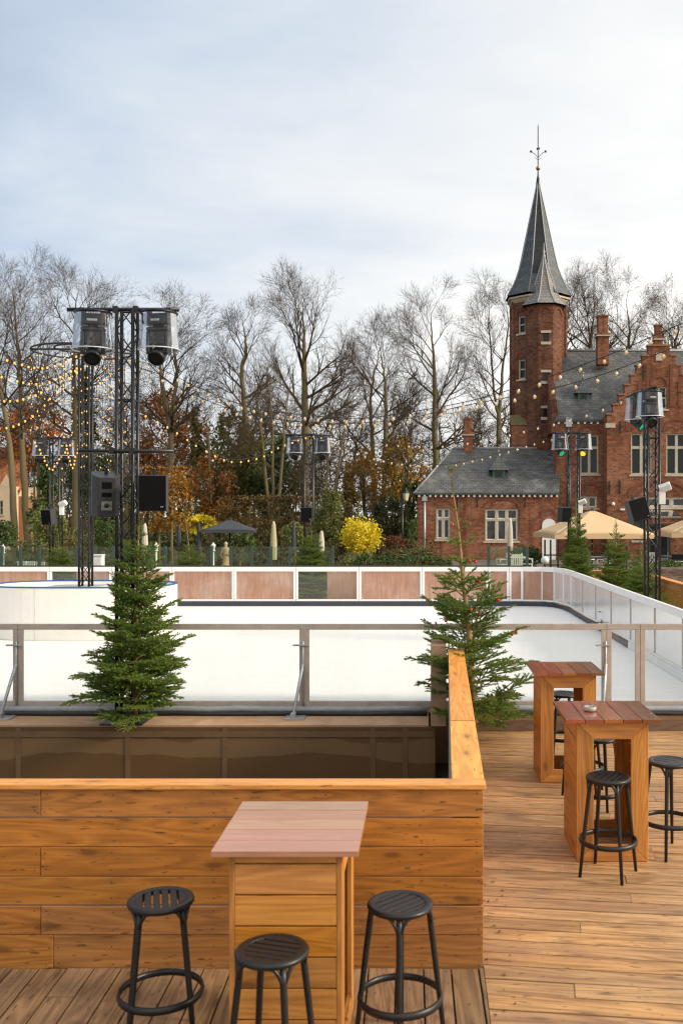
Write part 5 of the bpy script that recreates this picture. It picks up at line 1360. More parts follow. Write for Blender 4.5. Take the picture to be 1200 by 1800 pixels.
BT = [
    ('leaning bare tree at the far left edge', [[(24, 930), (14, 800), (4, 700), (-8, 610)]], 58, 432, 78, 1, .4, .27),
    ('tall bare tree second from the left edge, forking high', [[(46, 930), (42, 800), (35, 660), (26, 545)]], 62, 424, 80, 2, .42, .30),
    ('slim straight bare tree between the leaning trees and the hoop of lights', [[(68, 930), (66, 767), (66, 660)]], 66, 540, 42, 3, .45, .17),
    ('tall bare tree directly behind the hoop of lights, highest crown on the left', [[(133, 930), (131, 800), (132, 610), (134, 530)]], 64, 418, 78, 4, .46, .32),
    ('bare tree with a mossy trunk right of the main mast', [[(303, 930), (303, 760), (309, 650), (302, 570)], [(304, 760), (290, 690), (278, 620)]], 64, 480, 64, 5, .42, .27),
    ('bare tree with a slightly wavy trunk between the main mast and the middle far mast', [[(434, 930), (436, 770), (426, 657), (433, 609), (424, 560)]], 66, 506, 58, 6, .4, .28),
    ('bare tree with the thickest trunk, behind the middle far mast', [[(537, 930), (536, 780), (535, 640), (535, 579)]], 63, 468, 80, 7, .45, .40),
    ('bare tree with twin trunks meeting high, right of the middle far mast', [[(660, 930), (654, 800), (650, 720), (656, 660), (668, 612)], [(672, 930), (676, 800), (678, 700), (674, 650), (668, 615)]], 66, 545, 72, 8, .38, .22),
    ('straight bare tree just left of the wing chimney', [[(768, 900), (765, 760), (763, 650), (757, 570)]], 66, 490, 66, 9, .4, .30),
    ('bare tree with a V-shaped trunk just left of the tower', [[(875, 900), (875, 760), (868, 690), (859, 570)], [(876, 780), (879, 696), (893, 573)]], 68, 470, 62, 10, .48, .21),
    ('bare tree just right of the spire behind the house roof', [[(996, 900), (992, 640), (1000, 540)]], 68, 455, 62, 11, .5, .22),
    ('broad bare tree behind the house chimney', [[(1030, 900), (1036, 640), (1042, 560)]], 70, 452, 82, 12, .5, .28),
    ('bare tree behind the house roof between its two chimneys', [[(1112, 900), (1108, 640), (1104, 570)]], 72, 468, 66, 13, .52, .26),
    ('bare tree behind the stepped gable at the right edge', [[(1190, 900), (1186, 640), (1190, 580)]], 70, 500, 76, 14, .52, .26),
    ('bushy many-stemmed bare tree left of the middle far mast', [[(478, 930), (480, 800), (476, 700)], [(480, 900), (462, 770), (450, 690)], [(482, 900), (500, 770), (508, 690)]], 56, 590, 52, 15, .3, .13),
    ('low arching brown bare tree right of the middle far mast', [[(572, 930), (575, 800), (585, 740)], [(573, 890), (600, 780), (616, 720)]], 56, 655, 62, 16, .25, .13),
    ('small bare tree left of the wing roof', [[(718, 930), (716, 820), (712, 760)]], 58, 690, 48, 17, .3, .12),
    ('small bare tree above the wing roof by its chimney', [[(800, 900), (800, 780), (797, 740)]], 60, 672, 42, 18, .4, .12),
    ('small bare tree between the mossy tree and the wavy tree', [[(372, 930), (370, 800), (366, 740)]], 58, 640, 52, 19, .3, .13),
    ('thin bare tree behind the main mast', [[(222, 930), (220, 780), (216, 700)]], 66, 560, 52, 20, .4, .15),
]
for lab, paths, Y, top, sp, sd, cl, r0 in BT: tot += bare_tree(lab, paths, Y, top, sp, sd, None, cl, r0, 16 if r0 > .18 else 11, lv=(8, 6, 4) if r0 > .18 else (7, 6, 4))
print('bare tree segments', tot)

# ------------------------------------------------------------------ leafy trees, bushes, hedges
def crown_mesh(rx, ry, rz, n, size, seed, shape='ball', clumps=26, gap=.5, up=.2, lim=1.08):
    rs = np.random.RandomState(seed)
    c = rs.normal(size=(clumps, 3)); c /= np.linalg.norm(c, axis=1, keepdims=True); c *= rs.uniform(.35, 1, (clumps, 1)) ** .6
    if shape == 'cone':
        z = rs.uniform(-1, 1, clumps); w = (1 - z) / 2; a = rs.uniform(0, 2 * PI, clumps); q = np.sqrt(rs.uniform(.1, 1, clumps)) * (w * .95 + .06); c = np.stack([np.cos(a) * q, np.sin(a) * q, z], 1)
    if shape == 'box': c = rs.uniform(-1, 1, (clumps, 3))
    k = rs.randint(0, clumps, n); P = c[k] + rs.normal(size=(n, 3)) * (gap * .42) * rs.uniform(.4, 1.2, (clumps, 1))[k]
    if shape == 'ball':
        l = np.linalg.norm(P, axis=1, keepdims=True); P = np.where(l > lim, P / l * rs.uniform(.85, 1.1, (n, 1)), P)
    if shape == 'box': P = np.clip(P, -1 - .03 * rs.rand(n, 1), 1 + .05 * rs.rand(n, 1))
    P = P * np.array([rx, ry, rz])
    V, Fq = leaf_arrays(P, size, rs, up); return np_mesh('crown', V, Fq)
def leafy(name, label, cat, px, Y, py0, py1, hw, cols, n, size, seed, shape='ball', clumps=26, gap=.5, trunk=None, group=None, trunk_r=.09, foot=-.5, ry=None, lim=1.08):
    """crown between rows py0 (top) and py1 (bottom), hw px to each side; trunk down to the ground"""
    ppm = F / Y; z1, z0 = Z_(py0, Y), Z_(py1, Y); base = (X_(px, Y), Y, foot); t = thing(name, label, cat, base, 0, group)
    key = 'leaf_%s' % '_'.join('%.3f' % v for c in cols for v in c)
    if key not in M: M[key] = leafmat('leaves', cols)
    me = crown_mesh(hw / ppm, (ry or hw / ppm), (z1 - z0) / 2, n, size, seed, shape, clumps, gap, lim=lim)
    link('foliage', me, M[key], t, (0, 0, (z0 + z1) / 2 - foot))
    rr = random.Random(seed); mb = MB(); hz = (z0 + z1) / 2 - foot
    st = trunk or [0]
    for s in st:
        mb.tube([(s, 0, 0), (s + rr.uniform(-.05, .05), 0, hz * .5), (s * .8 + rr.uniform(-.1, .1), rr.uniform(-.1, .1), hz)], [trunk_r, trunk_r * .8, trunk_r * .4], 7)
    for k in range(9):
        a = rr.uniform(0, 2 * PI); q = rr.uniform(.5, .85)
        mb.tube([(st[0] * .8, 0, hz * rr.uniform(.6, 1)), (math.cos(a) * hw / ppm * q * .5, math.sin(a) * .3, hz + rr.uniform(-.1, .3) * (z1 - z0)), (math.cos(a) * hw / ppm * q, math.sin(a) * hw / ppm * q * .5, hz + rr.uniform(-.2, .45) * (z1 - z0))], [trunk_r * .45, trunk_r * .3, trunk_r * .12], 5)
    mb.build('stem', M['bark'], t); return t
OR = [(.22, .055, .012), (.42, .13, .02), (.55, .22, .03)]; RU = [(.16, .055, .02), (.27, .095, .028), (.36, .17, .04)]; YE = [(.50, .36, .015), (.76, .60, .025), (.82, .74, .08)]
YO = [(.24, .11, .02), (.40, .20, .025), (.42, .28, .04)]; DG = [(.034, .06, .02), (.07, .11, .032), (.14, .18, .045)]; OL = [(.06, .065, .02), (.12, .125, .03), (.20, .18, .045)]
MG = [(.03, .06, .015), (.06, .11, .025), (.12, .17, .04)]; BR = [(.10, .068, .03), (.20, .125, .045), (.28, .19, .06)]; LG = [(.10, .13, .03), (.17, .20, .05), (.26, .26, .09)]
lt = lambda *a, **k: leafy('leafy_tree', a[0], 'autumn tree', *a[1:], **k)
cf = lambda *a, **k: leafy('evergreen_tree', a[0], 'evergreen', *a[1:], **k)
bu = lambda *a, **k: leafy('bush', a[0], 'bush', *a[1:], **k)
lt('bright orange autumn tree behind the left masts and the cottage', 62, 72, 690, 830, 58, OR, 1500, .16, 31, clumps=40, gap=.4)
lt('russet autumn tree behind the main mast and its right loudspeaker', 298, 70, 690, 850, 66, RU, 3600, .15, 32, clumps=60, gap=.4)
lt('yellow orange clipped autumn tree behind the forward facing loudspeaker', 292, 48, 822, 932, 37, [(.17, .075, .018), (.30, .14, .022), (.40, .23, .03)], 2600, .085, 33, 'box', 60, .5, trunk=[-.35, .3], ry=1.0)
lt('rust coloured autumn tree right of the yellow orange clipped tree', 372, 58, 800, 915, 44, [(.22, .08, .022), (.36, .14, .03), (.44, .23, .05)], 2400, .11, 34, clumps=50, gap=.4)
lt('yellow green autumn tree right of the middle far mast', 640, 60, 792, 895, 36, YO, 1500, .11, 35, clumps=36, gap=.42)
lt('sparse orange autumn tree beside the wing roof', 712, 64, 770, 880, 48, [(.30, .14, .02), (.42, .22, .03), (.3, .2, .05)], 900, .12, 36, clumps=40, gap=.4)
lt('olive gold tree between the conifers left of the middle far mast', 448, 64, 760, 900, 34, [(.12, .10, .025), (.22, .18, .04), (.30, .22, .06)], 1500, .12, 39, clumps=50, gap=.4)
lt('olive yellow tree right of the twin trunked bare tree', 690, 66, 750, 900, 40, [(.14, .11, .02), (.26, .19, .03), (.34, .22, .04)], 1300, .12, 40, clumps=50, gap=.4)
lt('low bright yellow tree behind the dark parasol', 352, 56, 905, 940, 30, YE, 1300, .09, 37, clumps=20)
lt('brown leaved young beech right of the middle far mast', 612, 55, 828, 935, 27, [(.08, .055, .02), (.14, .085, .025), (.16, .12, .03)], 1900, .08, 38, 'cone', 60, .3)
cf('dark evergreen behind the island mast', 150, 66, 655, 900, 36, DG, 3000, .16, 41, 'cone', 60, .3)
cf('dark pine with flat tiers at the foot of the far left mast', 84, 52, 808, 935, 40, DG, 2400, .11, 42, 'cone', 40, .25)
cf('dark green conifer right of the main mast', 345, 66, 728, 905, 30, OL, 1900, .14, 43, 'cone', 40, .3)
cf('broad olive and dark green conifer left of the middle far mast', 402, 60, 722, 925, 44, OL, 3400, .14, 44, 'ball', 60, .38)
cf('dark green conifer close behind the middle far mast', 487, 60, 770, 930, 48, DG, 3000, .14, 45, 'ball', 60, .35)
cf('ivy covered evergreen between the island mast and the main mast', 190, 58, 775, 925, 34, [(.02, .035, .012), (.05, .07, .02), (.09, .10, .03)], 2400, .12, 46, clumps=40)
cf('dark evergreen beside the lantern post left of the wing', 722, 55, 852, 955, 17, DG, 1700, .09, 47, 'box', 40, .4)
cf('mid green evergreen behind the yellow bush', 680, 57, 868, 962, 30, [(.04, .06, .025), (.075, .09, .04), (.12, .13, .07)], 2200, .09, 48, clumps=40)
bu('bright yellow rounded bush behind the far rink fence', 633, 44, 908, 975, 34, YE, 5200, .055, 51, clumps=150, gap=.40, lim=1.3, trunk=[-.1, .1], trunk_r=.05)
bu('tall olive green shrub between the middle far mast and the yellow bush', 580, 52, 858, 965, 30, [(.07, .085, .025), (.13, .15, .04), (.22, .22, .06)], 2600, .085, 65, clumps=50, gap=.4)
bu('light green leafy bush behind the closed dark parasol', 517, 50, 918, 968, 24, LG, 1500, .08, 52)
bu('pale yellow green shrub near the left hedge and far left mast', 82, 46, 890, 962, 34, LG, 2000, .075, 53, clumps=34)
bu('round clipped dark bush at the left edge', 8, 42, 915, 960, 22, DG, 1600, .06, 54, clumps=40)
bu('red brown shrub right of the bright yellow bush', 694, 46, 942, 975, 28, [(.07, .025, .015), (.12, .045, .02), (.17, .08, .035)], 1700, .055, 55, clumps=30)
bu('low green shrub border below the lantern post', 720, 43, 962, 990, 62, [(.05, .07, .02), (.09, .10, .03), (.16, .13, .05)], 2600, .05, 56, clumps=60, gap=.3, ry=.8)
bu('clipped green dome bush below the yellow bush', 640, 38, 972, 1003, 17, MG, 1300, .045, 57, clumps=40)
bu('yellow green low bush left of the clipped dome bush', 609, 38, 975, 1003, 13, LG, 900, .045, 58)
bu('clipped green dome bush by the white terrace table', 926, 42, 958, 1000, 27, MG, 2400, .05, 59, clumps=60)
bu('grey green shrub behind the spruce of the middle mast', 590, 44, 945, 992, 20, OL, 1100, .06, 60)
bu('brown twiggy shrub in front of the brick wing', 745, 45, 945, 990, 26, BR, 1200, .05, 61, clumps=40, gap=.3)
bu('dark green shrub beside the statue', 420, 48, 930, 985, 30, DG, 1600, .075, 62)
bu('mixed green shrub behind the left glass balustrade', 120, 42, 925, 990, 34, OL, 1500, .065, 63)
bu('ivy bush on the brick planter at the right edge', 1172, 30, 985, 1004, 34, MG, 1400, .04, 64, ry=.5)
def hedge(label, a, b, Y, py0, py1, cols, n, size, seed, d=.5, name='hedge'):
    px = (a + b) / 2; return leafy(name, label, 'hedge', px, Y, py0, py1, (b - a) / 2, cols, n, size, seed, 'box', 130, .22, ry=d, trunk_r=.04)
hedge('long low dark clipped hedge at the left edge', -60, 78, 40, 951, 1000, DG, 3600, .055, 71)
hedge('tall clipped green hedge block left of the main mast', 166, 208, 40, 917, 1000, MG, 3200, .055, 72)
hedge('low box hedge in front of the yellow bush and wing', 655, 790, 37, 979, 1005, MG, 3600, .045, 73)
hedge('brown beech hedge row behind the dark parasol and middle mast', 385, 610, 56, 872, 945, BR, 6500, .075, 74, .6)
hedge('dark background hedge running behind the parasols', 200, 610, 60, 925, 1000, DG, 7000, .10, 75, .6)
hedge('dark narrow clipped hedge touching the left end of the wing', 716, 731, 49, 915, 990, DG, 1500, .06, 76, .4)
# distant woods, seen as one mass
rs = np.random.RandomState(9); S0 = []; S1 = []; A0 = []; A1 = []; rr = random.Random(9)
for k in range(210):
    Y = rr.uniform(80, 106); px = rr.uniform(-120, 1330); h = rr.uniform(7, 16.5) * (1 if px < 720 else .9); x = X_(px, Y); p = np.array([x, Y, -.5]); st = h / 10; d = np.array([rr.gauss(0, .06), 0, 1.0])
    for i in range(10):
        d = d + rs.normal(size=3) * .06; d /= np.linalg.norm(d); q = p + d * st; S0.append(p); S1.append(q); A0.append(.11 * (1 - i / 11)); A1.append(.11 * (1 - (i + 1) / 11))
        if i > 2:
            for j in range(4):
                e = rs.normal(size=3); e[2] = abs(e[2]) * .8 + .3; e /= np.linalg.norm(e); L = rr.uniform(.9, 2.6); a = q
                for m in range(4):
                    e = e + rs.normal(size=3) * .2; e /= np.linalg.norm(e); b = a + e * L / 4; S0.append(a); S1.append(b); A0.append(.03); A1.append(.02)
                    for w in range(3):
                        g = e + rs.normal(size=3) * .7; g /= np.linalg.norm(g); S0.append(b); S1.append(b + g * .75); A0.append(.011); A1.append(.008)
                    a = b
        p = q
o = link('distant_woods', seg_mesh('distant_woods', S0, S1, A0, A1, 3), M['twig']); tag(o, 'far mass of thin bare woodland behind the park trees', 'woods', kind='stuff')
n = 46000; Pp = np.stack([rs.uniform(-58, 40, n), rs.uniform(84, 104, n), np.abs(rs.normal(0, 3.6, n)) - .4], 1); V, Fq = leaf_arrays(Pp, .17, rs)
o = link('distant_undergrowth', np_mesh('distant_undergrowth', V, Fq), leafmat('undergrowth_leaves', [(.07, .085, .03), (.15, .15, .045), (.28, .20, .05), (.14, .19, .055)])); tag(o, 'brown and olive undergrowth at the foot of the distant woods', 'undergrowth', kind='stuff')
# ------------------------------------------------------------------ parasols and terrace
def parasol(label, px, Y, ztop, zeave, half, m, pole='black_metal', valance=.16, rz=0.0, flat=.12, group='open parasols'):
    t = thing('parasol', label, 'parasol', (X_(px, Y), Y, -.5), rz, group); zt, ze = ztop + .5, zeave + .5; mb = MB()
    c = [(-half, -half), (half, -half), (half, half), (-half, half)]; n = 8
    for k in range(4):
        a, b = c[k], c[(k + 1) % 4]
        def P(u, v):
            x, y = a[0] + (b[0] - a[0]) * u, a[1] + (b[1] - a[1]) * u
            return (x * v, y * v, zt + (ze - zt) * v + (-.05 * math.sin(PI * v) + .05 * v) * math.sin(PI * u) * half / 2)
        vs = [P(j / n, .03 + .97 * i / n) for i in range(n + 1) for j in range(n + 1)]
        mb.shared(vs, [(i * (n + 1) + j, (i + 1) * (n + 1) + j, (i + 1) * (n + 1) + j + 1, i * (n + 1) + j + 1) for i in range(n) for j in range(n)])
        for j in range(n):
            p, q = [(a[0] + (b[0] - a[0]) * u, a[1] + (b[1] - a[1]) * u) for u in (j / n, (j + 1) / n)]
            zp, zq = [ze + .05 * math.sin(PI * u) * half / 2 for u in (j / n, (j + 1) / n)]
            mb.face([(*p, zp), (p[0] * 1.003, p[1] * 1.003, ze - valance), (q[0] * 1.003, q[1] * 1.003, ze - valance), (*q, zq)])
    cn = mb.build('canopy', m, t); s = cn.modifiers.new('Solidify', 'SOLIDIFY'); s.thickness = .006
    mb = MB(); mb.tube([(0, 0, 0), (0, 0, zt)], .035, 10); mb.lathe([(.02, zt + .06), (.06, zt + .03), (.10, zt - .02)], 12); mb.build('pole', M[pole], t)
    mb = MB()
    for x, y in c: mb.tube([(0, 0, zt - .06), (x * .96, y * .96, ze - .02)], .014, 5); mb.tube([(0, 0, ze - .1), (x * .5, y * .5, (zt + ze) / 2 - .04)], .012, 5)
    mb.build('rib', M[pole], t)
    mb = MB(); mb.box(-.35, .35, -.35, .35, 0, .10); mb.build('base', M['black_metal'], t)
    return t
parasol('large square beige parasol in front of the house, left of the stout mast', 1040, 40, Z_(896, 40), Z_(938, 40), 2.05, M['canvas_beige'], rz=.10)
p2_ = parasol('square beige parasol cut by the right edge of the frame', 1250, 40, Z_(896, 40), Z_(936, 40), 2.05, M['canvas_beige'], rz=-.05)
pd = parasol('open charcoal parasol left of the middle far mast', 404, 45, Z_(913, 45), Z_(931, 45), 1.17, M['canvas_dark'], valance=.13, rz=.12)
def closed(label, px, Y, py0, py1, w, m, z0=None):
    t = thing('closed_parasol', label, 'closed parasol', (X_(px, Y), Y, -.5), 0, 'folded parasols'); zt, zb = Z_(py0, Y) + .5, Z_(py1, Y) + .5; r = w / 2 / F * Y; n = 24
    prof = [(.25, 0), (.55, .10), (.86, .45), (1.0, .80), (.92, 1.0)]; mb = MB(); vs = []
    for q, f in prof:
        z = zt + (zb - zt) * f
        for k in range(n): a = 2 * PI * k / n; rad = r * q * (1 + .14 * math.cos(8 * a + f)); vs.append((rad * math.cos(a), rad * math.sin(a), z))
    fs = [(i * n + k, (i + 1) * n + k, (i + 1) * n + (k + 1) % n, i * n + (k + 1) % n) for i in range(len(prof) - 1) for k in range(n)] + [tuple(range(n))]
    mb.shared(vs, fs); mb.build('canopy', m, t); mb = MB(); mb.tube([(0, 0, 0), (0, 0, zt + .05)], .028, 8); mb.build('pole', M['black_metal'], t)
    mb = MB(); mb.box(-.28, .28, -.28, .28, 0, .07); mb.build('base', M['black_metal'], t); return t
closed('folded cream parasol behind the nearest spruce and main mast', 255, 38, 920, 978, 11, M['canvas_cream'])
closed('folded yellowish cream parasol left of the middle far mast', 481, 38, 916, 984, 11, plain('yellowish_canvas', (.46, .42, .24), .85, 0, .15, 3))
closed('folded cream parasol right of the middle far mast', 565, 42, 933, 972, 10, M['canvas_cream'])
closed('folded cream parasol in front of the wing window', 896, 40, 910, 968, 9.5, M['canvas_cream'])
closed('folded dark parasol close to the middle far mast', 516, 44, 914, 968, 8, M['canvas_dark'])
closed('folded dark parasol left of the open charcoal parasol', 350, 44, 919, 965, 8, M['canvas_dark'])
closed('folded dark parasol behind the small sparse spruce', 315, 45, 922, 965, 8, M['canvas_dark'])
def balustrade(label, pxs, Y, py0, gm='green_glass'):
    t = thing('glass_balustrade', label, 'balustrade', (0, 0, 0), 0); zt = Z_(py0, Y)
    for p in pxs:
        x = X_(p, Y); mb = MB(); mb.box(x - .045, x + .045, Y - .04, Y + .04, -.5, zt); mb.build('post', M['gutter'] if gm == 'green_glass' else M['black_metal'], t)
    for a, b in zip(pxs[:-1], pxs[1:]):
        mb = MB(); mb.box(X_(a, Y) + .05, X_(b, Y) - .05, Y - .006, Y + .006, -.4, zt - .02); mb.build('pane', M[gm], t)
balustrade('green tinted glass balustrade on dark posts behind the far rink fence', [-60, -28, 4, 37, 70, 103, 136, 168, 200, 232, 262, 291, 332, 372, 406, 442, 476, 509, 545, 585], 33, 960)
balustrade('glass balustrade on thin black posts in front of the white terrace table', [858, 894, 926], 33, 960)
def globe_lamp(label, px, Y, py, s=1.0):
    t = thing('garden_lamp', label, 'garden lamp', (X_(px, Y), Y, -.5), 0, 'small white garden lamps'); z = Z_(py, Y) + .5
    mb = MB(); mb.tube([(0, 0, 0), (0, 0, z - .12)], [.05, .035], 8); mb.lathe([(.07, z - .13), (.08, z - .10), (.03, z - .09)], 10); mb.build('post', M['white_plastic'], t)
    mb = MB(); mb.lathe([(.05, z - .10), (.085, z + .06), (.09, z + .08), (.02, z + .15), (.002, z + .19)], 10); mb.build('lantern', plain('frosted_lantern', (.7, .7, .66), .25, 0, .15, 20), t); return t
globe_lamp('small white garden lamp at the left edge in front of the dark hedge', 6, 34, 966); globe_lamp('small white garden lamp beside the folded cream parasol near the main mast', 275, 34, 962); globe_lamp('small white garden lamp right of the small sparse spruce', 375, 34, 962)
t = thing('ball_lamp', 'white ball lamp resting behind the rounded rink corner', 'ball lamp', at(957, 985, 29)); mb = MB(); mb.sphere((0, 0, 0), .125, 20); mb.build('globe', M['white_plastic'], t); mb = MB(); mb.lathe([(.05, -.15), (.04, -.11)], 10); mb.tube([(0, 0, -.15), (0, 0, -1.4)], .025, 8); mb.build('post', M['black_metal'], t)
# lantern on a post left of the wing
t = thing('street_lantern', 'old square street lantern on a dark post left of the brick wing', 'street lantern', (X_(707, 48), 48, -.5)); z = Z_(872, 48) + .5
mb = MB(); mb.tube([(0, 0, 0), (0, 0, z + .1)], [.06, .03], 8); mb.tube([(0, 0, z + .1), (.1, 0, z + .42), (.17, 0, z + .40)], .018, 6); mb.build('post', M['black_metal'], t)
mb = MB(); mb.lathe([(.10, z - .22), (.17, z + .12), (.17, z + .14)], 4, (.17, 0, 0), smooth=False); mb.build('lantern_glass', plain('lantern_glass', (.55, .45, .30), .3, 0, .2, 9), t)
mb = MB(); mb.lathe([(.20, z + .142), (.09, z + .28), (.04, z + .34), (.01, z + .40)], 4, (.17, 0, 0), smooth=False); mb.lathe([(.11, z - .26), (.11, z - .222)], 4, (.17, 0, 0), smooth=False); mb.build('lantern_cap', M['black_metal'], t)
# furniture
def chair(label, px, Y, rz, m, z=0, s=1.0):
    t = thing('terrace_chair', label, 'chair', (X_(px, Y), Y, z), rz, 'terrace chairs'); mb = MB(); mb.box(-.22, .22, -.22, .22, .42, .45); bevel(mb.build('seat', m, t), .01)
    mb = MB()
    for i in range(5): mb.box(-.20 + i * .084, -.15 + i * .084, .20, .225, .46, .84)
    mb.box(-.22, .22, .195, .23, .82, .88); mb.build('backrest', m, t)
    for x in (-.19, .19):
        for y in (-.19, .19): mb = MB(); mb.tube([(x, y, .43), (x * 1.1, y * 1.1, 0)], .018, 6); mb.build('leg', m, t)
        mb = MB(); mb.box(x * 1.15 - .02, x * 1.15 + .02, -.22, .22, .63, .66); mb.tube([(x * 1.15, -.2, .64), (x * 1.1, -.2, .43)], .015, 6); mb.build('armrest', m, t)
    return t
def table(label, px, Y, z=0, m=None, w=.75):
    t = thing('terrace_table', label, 'table', (X_(px, Y), Y, z), .2, 'terrace tables'); m = m or M['white_plastic']; mb = MB(); mb.box(-w / 2, w / 2, -w / 2, w / 2, .71, .74); bevel(mb.build('table_top', m, t), .01)
    for x in (-1, 1):
        for y in (-1, 1): mb = MB(); mb.tube([(x * w * .42, y * w * .42, .71), (x * w * .44, y * w * .44, 0)], .022, 6); mb.build('leg', m, t)
zt_ = .30; wp = M['white_plastic']; gp = plain('grey_woven_plastic', (.25, .25, .25), .6)
mb = MB(); mb.box(X_(850, 38) - 1, X_(1330, 38), 35, 50.8, -.5, .295); tag(mb.build('terrace', plain('terrace_paving', (.12, .10, .08), .8, 0, .3, 2)), kind='structure')
table('white square terrace table in front of the wing', 908, 38, zt_); chair('white terrace chair left of the white square table', 884, 38, -1.3, wp, zt_); chair('white terrace chair in front of the white square table', 906, 37.2, 3.3, wp, zt_); chair('white terrace chair right of the white square table', 926, 38.3, 1.4, wp, zt_)
table('dark terrace table under the large beige parasol', 1045, 38.5, zt_, gp); chair('white terrace chair at the left of the dark table under the parasol', 1030, 38, 2.5, wp, zt_); chair('white terrace chair at the right of the dark table under the parasol', 1062, 38, -2.3, wp, zt_)
table('dark terrace table beside the black menu board', 1178, 39, zt_, gp); chair('grey terrace chair left of the dark table by the menu board', 1163, 38.6, -1.8, gp, zt_); chair('grey terrace chair right of the dark table by the menu board', 1196, 38.6, 1.2, gp, zt_); chair('white terrace chair beside the stout right mast', 1146, 39, 2.8, wp, zt_)
for lab, px, Y, z in (('white garden chair behind the left glass balustrade, nearer the left edge', 46, 36, -.25), ('white garden chair behind the left glass balustrade, second from the left', 61, 36, -.25), ('white garden chair beside the far left mast', 78, 35.5, -.25)): chair(lab, px, Y, 2.8, wp, z + .35)
t = thing('menu_board', 'black folding menu board with chalk lines at the right edge', 'menu board', (X_(1195, 37), 37, .3), -.15); mb = MB(); Rm = Matrix.Rotation(-.18, 4, 'X')
mb.box(-.32, .32, -.02, .02, 0, .85, M=Rm); mb.box(-.32, .32, .22, .26, 0, .85, M=Matrix.Rotation(.18, 4, 'X')); mb.build('board', M['black_plastic'], t); mb = MB()
for i in range(6): mb.box(-.24, .05 + .12 * math.sin(i * 2.1), -.026, -.0225, .70 - i * .10, .725 - i * .10, M=Rm)
mb.build('chalk_line', wp, t)
t = thing('statue', 'small sandy stone statue of a standing figure under the charcoal parasol', 'statue', (X_(397, 42), 42, -.3)); mb = MB()
mb.lathe([(.22, 0), (.22, .35), (.16, .38), (.16, .72), (.20, .75), (.20, .80), (.13, .82), (.15, 1.0), (.11, 1.25), (.16, 1.45), (.13, 1.55), (.05, 1.60), (.085, 1.68), (.08, 1.76), (.01, 1.82)], 14); mb.tube([(.15, 0, 1.48), (.20, -.05, 1.28), (.06, -.14, 1.25)], .04, 6); mb.tube([(-.15, 0, 1.48), (-.2, -.03, 1.25), (-.12, -.08, 1.08)], .04, 6)
mb.build('figure', plain('sandy_stone', (.48, .33, .20), .8, 0, .2, 8), t)
t = thing('white_cabinet', 'white box cabinet behind the far rink fence near the tall clipped hedge', 'cabinet', (X_(173, 31), 31, .3)); mb = MB(); mb.box(-.16, .16, -.15, .15, 0, 1.1); bevel(mb.build('body', wp, t), .01); mb = MB(); mb.box(-.13, .13, -.165, -.152, .1, 1.0); mb.box(-.17, .17, -.17, .16, 1.102, 1.14); mb.build('door', wp, t)
# wooden wall at the right + brick planter
mb = MB(); rr = random.Random(8)
ww = thing('wooden_wall', 'orange plank wall with a cap behind the right-hand rink fence', 'wooden wall', (0, 0, 0))
for k in range(8):
    z1 = 1.08 - k * .17; cut = rr.uniform(18, 25)
    mb.box(5.98, 6.01, 12.5, cut - .002, z1 - .166, z1, 'y'); mb.box(5.98, 6.01, cut + .002, 28.0, z1 - .166, z1, 'y')
    mb.box(4.5, 5.975, 28.0, 28.03, z1 - .166, z1, 'x')
bevel(mb.build('cladding', M['wallwood'], ww), .004)
mb = MB(); mb.box(5.95, 6.14, 12.5, 28.14, 1.083, 1.115, 'y'); mb.box(4.45, 5.945, 27.96, 28.14, 1.083, 1.115, 'x'); bevel(mb.build('cap', M['cap'], ww), .004)
mb = MB(); mb.box(6.9, 12, 28.6, 30.2, -.5, Z_(1000, 28.6), 'x'); o = mb.build('brick_planter', brick('planter_brick', (.17, .12, .095), (.25, .19, .15), (.10, .085, .07))); tag(o, 'low weathered brick planter wall at the right edge behind the wooden wall', 'planter')
# railing under the parasol
t = thing('black_railing', 'thin black railing on posts under the large beige parasol', 'railing', (0, 0, 0)); mb = MB(); 
for px in (957, 967, 980, 1032, 1068, 1100): x = X_(px, 36.5); mb.box(x - .03, x + .03, 36.47, 36.53, .2, 1.75 if px < 1000 else 1.5)
mb.build('post', M['black_metal'], t); mb = MB(); mb.box(X_(955, 36.5), X_(1105, 36.5), 36.475, 36.525, 1.15, 1.20); mb.box(X_(955, 36.5), X_(1105, 36.5), 36.48, 36.52, .78, .82); mb.build('rail', M['black_metal'], t)
# ------------------------------------------------------------------ light, sky, camera
EL, AZ = math.radians(27), math.radians(102)          # sun: to the right, a little behind the camera
sd = Vector((math.sin(AZ) * math.cos(EL), math.cos(AZ) * math.cos(EL), math.sin(EL)))
ld = bpy.data.lights.new('sun', 'SUN'); ld.energy = 2.8; ld.angle = math.radians(12); ld.color = (1.0, .86, .68)
lo = bpy.data.objects.new('sun', ld); COL.objects.link(lo); lo.rotation_euler = (-sd).to_track_quat('-Z', 'Y').to_euler(); lo.location = (30, -10, 30)
w = bpy.data.worlds.new('World'); SC.world = w; w.use_nodes = True; nt = NT(w.node_tree); nt.n.clear()
sky = nt.add('TexSky'); sky.sky_type = 'NISHITA'; sky.sun_disc = False; sky.sun_elevation = EL; sky.sun_rotation = AZ; sky.air_density = 1.0; sky.dust_density = 1.5
d = nt.add('TexCoord').outputs['Generated']; s = nt.add('SeparateXYZ', Vector=d)
den = nt.math('ADD', nt.math('MAXIMUM', s.outputs[2], 0.0), .22)
cv = nt.comb(nt.math('DIVIDE', s.outputs[0], den), nt.math('MULTIPLY', nt.math('DIVIDE', s.outputs[1], den), 1.6), 0)
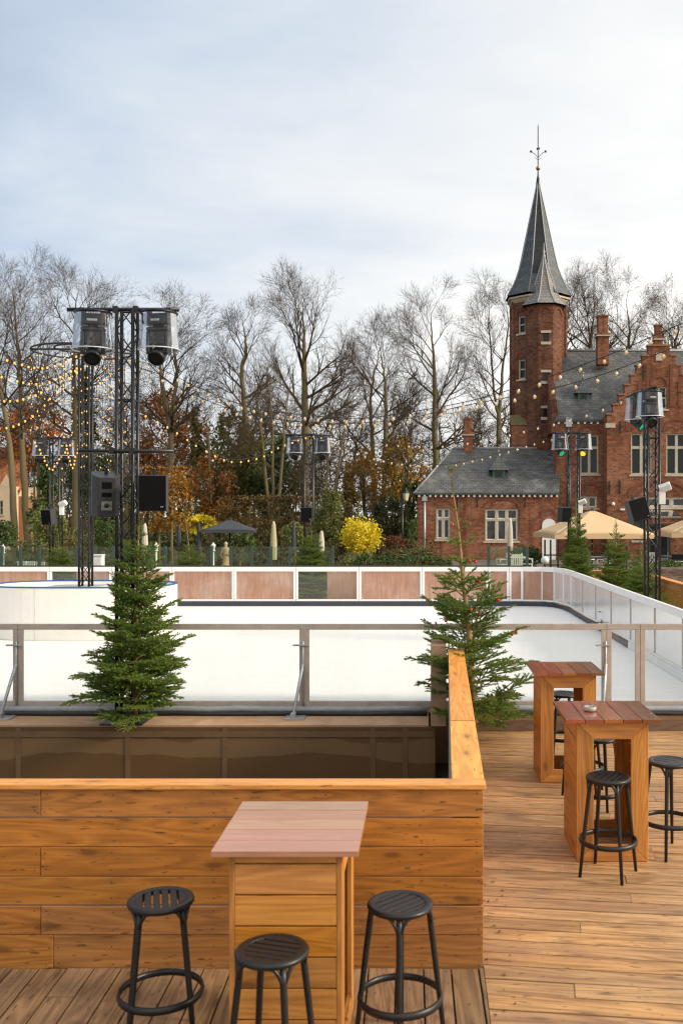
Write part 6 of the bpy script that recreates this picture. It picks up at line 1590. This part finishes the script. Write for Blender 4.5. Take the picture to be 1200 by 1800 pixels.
n1 = nt.noise(cv, .75, 5, .5, .55); n2 = nt.noise(cv, 2.6, 5, .4, .6)
cl = nt.math('ADD', nt.math('MULTIPLY', n1, .75), nt.math('MULTIPLY', n2, .25))
sky_lift = nt.math('MULTIPLY_ADD', s.outputs[0], .95, nt.math('ADD', nt.math('MULTIPLY_ADD', nt.math('MINIMUM', s.outputs[2], .5), -.85, .44), nt.math('MULTIPLY', nt.math('MAXIMUM', nt.math('SUBTRACT', s.outputs[2], .55), 0.0), 1.3)))   # cloud thinner towards the sun's side; zenith brightened to add light
thin = nt.math('ADD', nt.rng(cl, .36, .64, -.19, .19), nt.math('MULTIPLY_ADD', nt.math('MAXIMUM', nt.math('MULTIPLY', s.outputs[1], -1.0), 0.0), .8, sky_lift))  # unseen sky behind the camera brightened to light the front faces
col = nt.ramp(nt.rng(thin, -.50, .55), [(0, (3.2, 3.8, 4.6)), (.30, (4.3, 5.0, 6.0)), (.56, (6.2, 6.5, 6.8)), (.80, (7.6, 7.55, 7.4)), (1, (9.4, 9.1, 8.6))])
c = nt.mix(.9, sky.outputs[0], col)
bg = nt.add('Background', Color=c, Strength=.1); out = nt.add('OutputWorld'); nt.l.new(bg.outputs[0], out.inputs[0])
cam = bpy.data.cameras.new('camera'); co = bpy.data.objects.new('camera', cam); COL.objects.link(co); SC.camera = co
co.location = (0, 0, EYE); co.rotation_euler = (PI / 2, 0, 0); cam.sensor_width = 36; cam.lens = 36 * F / 1800; cam.shift_x = -(VX - 600) / 1800; cam.shift_y = 0
cam.clip_end = 2000; cam.clip_start = .1; cam.dof.use_dof = True; cam.dof.focus_distance = 17; cam.dof.aperture_fstop = 3.2
vs = SC.view_settings; vs.view_transform = 'Standard'; vs.look = 'None'; vs.gamma = 1; vs.exposure = 0.5; vs.use_curve_mapping = False
SC.cycles.transparent_max_bounces = 24; SC.cycles.max_bounces = 8; SC.cycles.use_denoising = True; SC.cycles.use_adaptive_sampling = False; SC.cycles.filter_width = 1.2
try: SC.cycles.denoiser = 'OPENIMAGEDENOISE'
except Exception: pass
